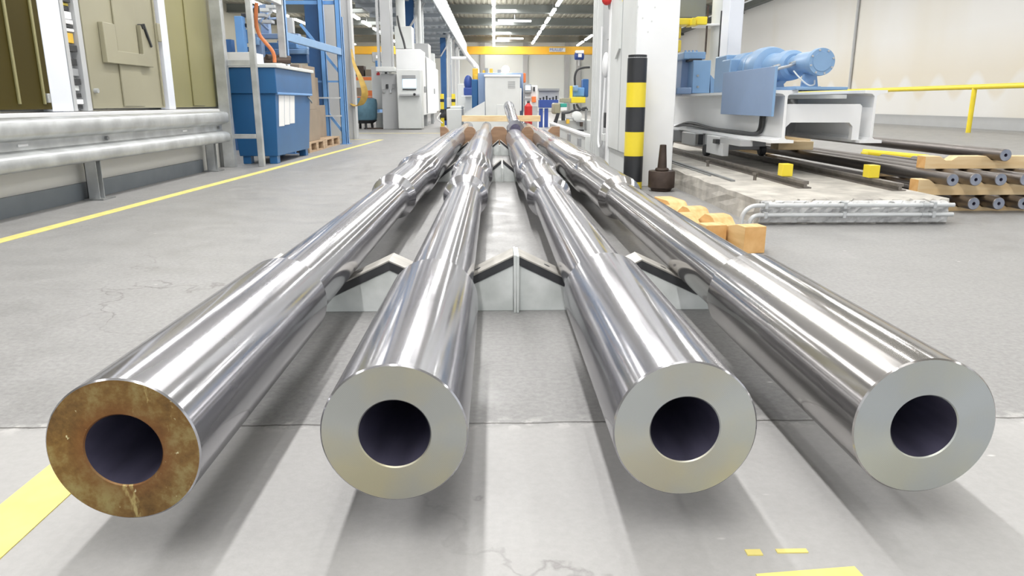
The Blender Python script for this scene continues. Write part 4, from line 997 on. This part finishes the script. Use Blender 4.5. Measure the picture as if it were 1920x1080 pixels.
# ------------------------------------------------------------------ white I-beam machine bed with blue hydraulics
t = thing('machine_bed', (2.5, 7.5, 0), 'white steel I-beam bed with cross frame on the concrete plinth', 'machine')
YN, zl, zh = 5.5, .405, .79
def ibeam(xc, y0, y1, w, z0, z1, tf=.022, tw=.02):
    r = .02
    prof = [(-w/2, z0), (w/2, z0), (w/2, z0+tf), (tw/2 + r, z0+tf+.004), (tw/2, z0+tf+r), (tw/2, z1-tf-r), (tw/2 + r, z1-tf-.004), (w/2, z1-tf), (w/2, z1), (-w/2, z1), (-w/2, z1-tf), (-tw/2 - r, z1-tf-.004), (-tw/2, z1-tf-r), (-tw/2, z0+tf+r), (-tw/2 - r, z0+tf+.004), (-w/2, z0+tf)]
    return M().prism([(xc + a, c) for a, c in prof], y0, y1)
xa_, xb_ = 2.165, 2.835
obj('i_beam', ibeam(xa_, YN, 8.85, .17, zl, zh), 'white_paint', t, smooth=False); obj('i_beam', ibeam(xb_, YN, 8.85, .17, zl, zh), 'white_paint', t, smooth=False)
# portal plate between the webs
z0, z1 = zl + .02, zh - .10
pl = [(xa_ + .01, z0), (xa_ + .01, z1), (xb_ - .10, z1), (xb_ - .07, z1 - .02), (xb_ - .07, z0), (xb_ - .115, z0), (xb_ - .115, z1 - .165), (xb_ - .14, z1 - .135), (xa_ + .07, z1 - .135), (xa_ + .035, z1 - .17), (xa_ + .035, z0)]
pb = M(); 
for s_ in (YN + .06, YN + .10): pass
pb.prism([(xa_ + .01, z1 - .135), (xa_ + .01, z1), (xb_ - .085, z1), (xb_ - .07, z1 - .015), (xb_ - .07, z1 - .135)], YN + .05, YN + .10)
pb.prism([(xb_ - .125, z0), (xb_ - .125, z1 - .165), (xb_ - .155, z1 - .135), (xb_ - .07, z1 - .135), (xb_ - .07, z0)], YN + .05, YN + .10)
pb.prism([(xa_ + .01, z0), (xa_ + .01, z1 - .135), (xa_ + .07, z1 - .135), (xa_ + .035, z1 - .17), (xa_ + .035, z0)], YN + .05, YN + .10)
obj('portal_plate', pb, 'white_paint', t, smooth=False)
obj('top_plate', B(xa_ + .10, xb_ - .10, YN + .25, 8.8, zh - .06, zh - .03), 'machine_pale', t); obj('inner_panel', B(xa_ + .01, xb_ - .01, 6.9, 6.93, zl, zh - .06), 'machine_grey', t)
obj('stiffener', B(2.5, 2.52, 6.4, 6.9, zl, zh - .06), 'machine_grey', t)
for y_ in (7.35, 8.3): obj('carriage', B(2.0, 2.12, y_, y_ + .5, zl - .13, zl), 'machine_grey', t, bevel=.01)
for y_ in (7.1, 8.6): obj('wheel', M().lathe((2.03, y_, pz + .05 + .055), (1, 0, 0), [(0, .045), (.01, .055), (.05, .055), (.06, .045)], 20), 'dark_rubber', t)
for y_ in (7.1, 8.6): obj('wheel', M().lathe((2.57, y_, pz + .05 + .055), (1, 0, 0), [(0, .045), (.01, .055), (.05, .055), (.06, .045)], 20), 'dark_rubber', t)
for y_ in (7.1, 8.6): obj('axle', M().cyl((2.06, y_, pz + .125), (2.62, y_, pz + .125), .02, 10).box(2.05, 2.62, y_ - .04, y_ + .04, pz + .14, zl), 'machine_grey', t)
obj('white_box', B(2.04, 2.10, 6.55, 7.05, .235, .40), 'white_paint', t, bevel=.004)
obj('sensor', B(2.0, 2.04, 6.62, 6.72, .34, .38), 'black_plastic', t, bevel=.004); obj('sensor', B(2.0, 2.05, 7.2, 7.3, .30, .40), 'black_plastic', t, bevel=.004)
obj('stop_plate', B(2.0, 2.10, 5.95, 6.5, zl - .05, zl), 'machine_grey', t)
# cables on the side of the beam
for k, dx in enumerate((0, .03)):
    pts = [(2.135, 5.90 - dx*2, .62), (2.135, 5.92 - dx*2, .50), (2.13, 6.02 - dx, .455), (2.12, 6.4, .445 + dx*.3), (2.12, 7.2, .45 + dx*.3), (2.12, 8.0, .46 + dx), (2.11, 8.5, .44), (2.1, 8.8, .38)]
    obj('cable', M().tube(smoothpts(pts, 8), .014, 8), 'dark_rubber', t)
# blue splash plate
t = thing('guard_plate', (2.06, 6.1, .6), 'flat grey-blue steel plate mounted on the side of the white bed', 'plate')
pl_ = obj('plate', B(2.055, 2.068, 5.47, 6.72, .600, .958), 'pump_grey_blue', t, bevel=.002)
obj('folded_edge', B(2.05, 2.069, 5.462, 5.47, .600, .958), 'pump_blue', t, bevel=.002); obj('bracket', B(2.068, 2.155, 6.0, 6.1, .62, .68), 'pump_blue', t)
# hydraulic motor
t = thing('hydraulic_motor', (2.36, 6.2, .79), 'light blue hydraulic motor with bolted round flanges on the white bed', 'motor')
mx, mz = 2.355, .985
def bolts(parent, Y, r, n, x=mx, z=mz, s=.007):
    b = M()
    for k in range(n):
        w = 2*math.pi*k/n + .3; b.cyl((x + r*math.cos(w), Y - .008, z + r*math.sin(w)), (x + r*math.cos(w), Y + .004, z + r*math.sin(w)), s, 8)
    return obj('bolt', b, 'machine_grey', parent)
e = obj('end_cover', M().lathe((mx, 5.38, mz), (0, 1, 0), [(0, .066), (.006, .068), (.006, .094), (.03, .097), (.06, .097)], 40), 'pump_blue', t); bolts(e, 5.386, .083, 8)
obj('cylinder', M().lathe((mx, 5.44, mz), (0, 1, 0), [(0, .083), (.3, .083), (.34, .07), (.42, .07)], 40), 'pump_blue', t)
f_ = obj('flange', M().lathe((mx - .01, 5.86, mz), (0, 1, 0), [(0, .085), (.02, .112), (.10, .118), (.14, .118), (.16, .10), (.40, .115)], 40), 'pump_blue', t); bolts(f_, 5.885, .1, 8, mx - .01)
f2 = obj('flange', M().lathe((mx - .02, 6.26, mz - .005), (0, 1, 0), [(0, .12), (.02, .165), (.10, .178), (.22, .178), (.26, .15), (.62, .15), (.66, .165), (.8, .165)], 48), 'pump_blue', t); bolts(f2, 6.285, .15, 10, mx - .02, mz - .005, .009)
for y_ in (6.55, 6.75): obj('rib', M().lathe((mx - .02, y_, mz - .005), (0, 1, 0), [(0, .15), (.01, .162), (.04, .162), (.05, .15)], 48), 'pump_blue', t)
h_ = obj('head_block', B(2.16, 2.55, 7.0, 7.35, .79, 1.13), 'pump_blue', t, bevel=.012); obj('plug', M().lathe((2.27, 6.985, 1.06), (0, 1, 0), [(0, .022), (.012, .03), (.02, .03)], 20), 'pump_grey_blue', h_)
obj('side_block', B(2.12, 2.26, 6.75, 7.0, .79, 1.08), 'pump_blue', t, bevel=.01)
obj('foot', B(2.26, 2.47, 5.62, 6.9, .79, .82), 'pump_blue', t, bevel=.004)
obj('base_plate', B(2.20, 2.58, 5.42, 6.9, .79, .812), 'pump_blue', t, bevel=.004)
obj('gusset', M().prism([(2.30, .812), (2.42, .812), (2.40, .91), (2.31, .91)], 5.56, 5.60), 'pump_blue', t, smooth=False); obj('gusset', M().prism([(2.30, .812), (2.42, .812), (2.40, .87), (2.31, .87)], 6.2, 6.25), 'pump_blue', t, smooth=False)
for (pts) in ([(2.10, 5.62, .93), (2.14, 5.6, .95), (2.21, 5.62, .965), (2.26, 5.66, .985)], [(2.10, 5.7, .955), (2.15, 5.75, .96), (2.2, 5.85, .97)]):
    obj('hose', M().tube(smoothpts(pts, 6), .011, 10), 'machine_grey', t); p_ = pts[-1]
    obj('hose_fitting', M().cyl((p_[0] - .03, p_[1] - .02, p_[2] - .008), (p_[0] + .03, p_[1] + .02, p_[2] + .008), .018, 8), 'zinc', t)
obj('loop_hose', M().tube(smoothpts([(2.24, 5.6, .93), (2.28, 5.55, .87), (2.33, 5.52, .825), (2.37, 5.52, .83), (2.38, 5.54, .86)], 6), .006, 8), 'machine_pale', t)
# blue clamp head
t = thing('clamp_head', (2.2, 7.9, .79), 'blue vice-like clamp head on the white bed beside the column', 'clamp')
obj('jaw', rect(1297, 1334, 113, 175, 7.9, .4), 'pump_blue', t, bevel=.008); obj('side_plate', rect(1276, 1299, 104, 165, 8.1, .5), 'pump_grey_blue', t, bevel=.008)
obj('top_block', rect(1282, 1324, 97, 111, 7.95, .5), 'pump_blue', t, bevel=.01); obj('slot', rect(1293, 1316, 110, 115, 7.94, .3), 'black_plastic', t)
obj('foot_block', rect(1268, 1297, 164, 176.5, 7.85, .4), 'pump_grey_blue', t, bevel=.008); obj('support_block', rect(1270, 1300, 164, 178, 8.25, .4), 'pump_grey_blue', t)
a1_, a2_, a3_, a4_ = at(1332, 140, 7.95), at(1352, 163, 7.95), at(1352, 176, 7.95), at(1332, 176, 7.95)
obj('gusset', M().prism([(a1_[0], a1_[2]), (a2_[0], a2_[2]), (a3_[0], a3_[2]), (a4_[0], a4_[2])], 7.95, 8.3), 'pump_blue', t, smooth=False)
for (px, py) in ((1308, 142), (1308, 163)): a = at(px, py, 7.9); obj('bolt', M().cyl((a[0], 7.885, a[2]), (a[0], 7.9, a[2]), .012, 10), 'grey_plastic', t)
for k in range(4): a = at(1290 + 7*k, 97, 8.0); obj('screw_pin', M().cyl((a[0], 8.1, a[2]), (a[0], 8.1, a[2] + .02), .012, 8), 'pump_blue', t)
# uprights behind
t = thing('gantry_post', (2.6, 9.5, 0), 'white gantry post behind the blue motor', 'post')
obj('post', rect(1362, 1401, -60, 110, 8.9, .3), 'blueish_white', t, bevel=.01); a = at(1362, 110, 8.9); c = at(1401, 110, 8.9); obj('foot', B(a[0], c[0], 8.9, 9.2, .15, a[2]), 'blueish_white', t)
t = thing('gantry_column', (2.7, 9.6, 0), 'round grey cylinder with yellow clamps beside the white gantry post', 'column')
a = at(1345, 100, 9.75); obj('cylinder', M().cyl((a[0], 9.75, .15), (a[0], 9.75, 2.4), .10, 28), 'machine_pale', t)
obj('backing', rect(1350, 1364, -60, 140, 9.9, .15), 'machine_grey', t); obj('collar', rect(1310, 1352, 44, 48, 9.6, .35), 'white_paint', t, bevel=.006)
obj('slot', rect(1350.5, 1352.5, 20, 115, 9.55, .02), 'black_plastic', t); obj('slot', rect(1324, 1327, 10, 102, 9.62, .02), 'brown_steel', t)
obj('yellow_clamp', rect(1306, 1327, 31, 46, 9.55, .3), 'safety_yellow', t, bevel=.008); obj('yellow_clamp', rect(1297, 1306, 33, 47, 9.5, .3), 'safety_yellow', t, bevel=.008); obj('yellow_arm', rect(1262, 1297, 34, 46, 9.6, .3), 'safety_yellow', t, bevel=.008)
for k in range(3): obj('yellow_chain', rect(1266, 1278, 50 + 25*k, 72 + 25*k, 9.7, .2), 'yellow_paint', t, bevel=.01)
obj('dark_cover', rect(1262, 1327, -40, 32, 9.95, .3), 'roof_beam', t)
# ------------------------------------------------------------------ dark tube stack on wooden spacers
def dtube(x, y0, y1, z, r, rb, label, grp='dark tubes in the spaced stack'):
    t = thing('dark_tube', (x, y0, z), label, 'tube', grp)
    obj('shaft', M().lathe((x, y0, z), (0, 1, 0), [(0, r - .003), (.003, r), (y1 - y0, r)], 32, cap0=False), 'dark_tube_steel', t)
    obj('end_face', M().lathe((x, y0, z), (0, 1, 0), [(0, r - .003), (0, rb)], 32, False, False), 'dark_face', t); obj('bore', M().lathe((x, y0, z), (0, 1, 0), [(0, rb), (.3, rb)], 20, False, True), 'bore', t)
face_mat('dark_face', (.30, .33, .40), (.38, .40, .46))
rT = .040; ys_ = 4.62
def spacer(y, z0, h, x0, x1, label, xs, end=True, d=.1, notch_down=True, top=True, zc_t=None, zc_b=None, rr=.043):
    t = thing('wooden_spacer', ((x0+x1)/2, y, z0), label, 'spacer', 'notched wooden spacers in the tube stack')
    poly = [(x0, z0), (x0, z0 + h)]
    for c in xs: poly += [(c - .062, z0 + h), (c - .02, z0 + h - .028), (c + .02, z0 + h - .028), (c + .062, z0 + h)]
    poly += [(x1, z0 + h), (x1, z0)]
    obj('block', M().prism(poly, y, y + d), 'wood_pale', t, smooth=False, bevel=.003)
    obj('end_grain', B(x0 - .003, x0, y + .002, y + d - .002, z0 + .003, z0 + h - .003), 'wood_end', t)
lowx = [at(1826 + 47*k, 382, 4.62)[0] for k in range(6)]
midx = [at(1783 + 47*k, 337, 4.62)[0] for k in range(7)]
zlow = at(1826, 382, 4.62)[2]; zmid = at(1783, 337, 4.62)[2]
names = ['first', 'second', 'third', 'fourth', 'fifth', 'sixth', 'seventh']
for k, x in enumerate(lowx): dtube(x, ys_, (11.5, 9.2, 6.4, 6.2, 6.3, 6.2)[k], zlow, rT, .011, 'dark tube in the bottom layer, %s from the plinth' % names[k])
for k, x in enumerate(midx): dtube(x, ys_ if k else ys_ - .02, (11.5, 11.5, 9.2, 6.4, 6.2, 6.3, 6.2)[k], zmid, rT, .011, 'dark tube in the middle layer, %s from the plinth' % names[k])
tx1 = at(1886, 291, 4.85); dtube(tx1[0], 4.85, 11.5, tx1[2], .041, .011, 'single dark tube lying on top of the wooden spacers')
zs1 = zlow - rT + .028; zs2 = zmid - rT + .028
spacer(4.75, 0, zs1, lowx[0] - .15, 4.0, 'bottom notched spacer under the dark tube stack', lowx)
m0 = at(1722, 345, 4.75)[0]
spacer(4.75, zlow + rT, zs2 - (zlow + rT), m0, 4.0, 'middle notched spacer under the upper tube row', midx)
t0_ = at(1729, 300, 4.8)
zt0 = zmid + rT
spacer(4.95, zt0, max(.05, tx1[2] - .041 + .028 - zt0), at(1735, 305, 4.95)[0], 4.2, 'top notched spacer carrying the single tube', [tx1[0] - .32, tx1[0]])
spacer(6.0, 0, zs1, lowx[0] + .06, 4.0, 'bottom spacer half way along the dark stack', lowx[1:])
spacer(6.0, zlow + rT, zs2 - zlow - rT, midx[1] + .06, 4.0, 'middle spacer half way along the dark stack', midx[2:])
for k, (yy, zz0, zz1, xx) in enumerate(((8.7, 0, zs1, lowx), (8.7, zlow + rT, zs2, midx), (8.7, zt0, tx1[2] - .041 + .028, [tx1[0]]))):
    spacer(yy, zz0, zz1 - zz0, xx[0] - .12 if k < 2 else midx[0] - .1, (lowx[1] + .1, midx[2] + .1, midx[2] + .5)[k], ('bottom', 'middle', 'top')[k] + ' spacer at the far end of the dark stack', (xx[:2], xx[:3], xx)[k])
# wood blocks under bed near end, yellow low barrier behind stack
tag(obj('wooden_block', B(2.72, 3.06, 7.0, 7.2, .15 if False else zt0, zt0 + .08), 'wood_pale', bevel=.004), 'pale wooden block lying behind the white I-beams', 'block')
# thin steel sections lying between
t = thing('steel_section', (2.95, 8, 0), 'dark steel channel lying between plinth and tube stack', 'steel section')
obj('channel', B(2.76, 2.82, 4.9, 10, 0, .10), 'rail_steel', t, bevel=.004)

# yellow handrail along the right wall
t = thing('handrail', (11.5, 18, 0), 'long yellow handrail before the stained right wall', 'handrail')
RX = 11.4
r0 = ax(1828, 163, RX); zr = r0[2]
obj('top_rail', M().cyl((RX, 8, zr), (RX, 34, zr), .06, 14), 'safety_yellow', t)
y_ = r0[1]
for k in range(4):
    yy = y_ + k*6.4 - 6.4
    obj('post', M().cyl((RX, yy, 0), (RX, yy, zr), .055, 14), 'safety_yellow', t); 
t = thing('yellow_barrier', (5.2, 10, 0), 'low yellow tubular barrier behind the dark tube stack', 'barrier')
p0, p1 = fl(1625, 293), fl(1735, 300)
q0, q1 = at(1618, 285, 8.5), at(1740, 296, 8.0)
obj('rail', M().cyl(q0, q1, .035, 12), 'safety_yellow', t); 
for px, py in ((1621, 285), (1680, 290), (1735, 295)): 
    a = at(px, py, 8.3); obj('post', B(a[0] - .03, a[0] + .03, 8.27, 8.33, 0, a[2]), 'safety_yellow', t, bevel=.006)
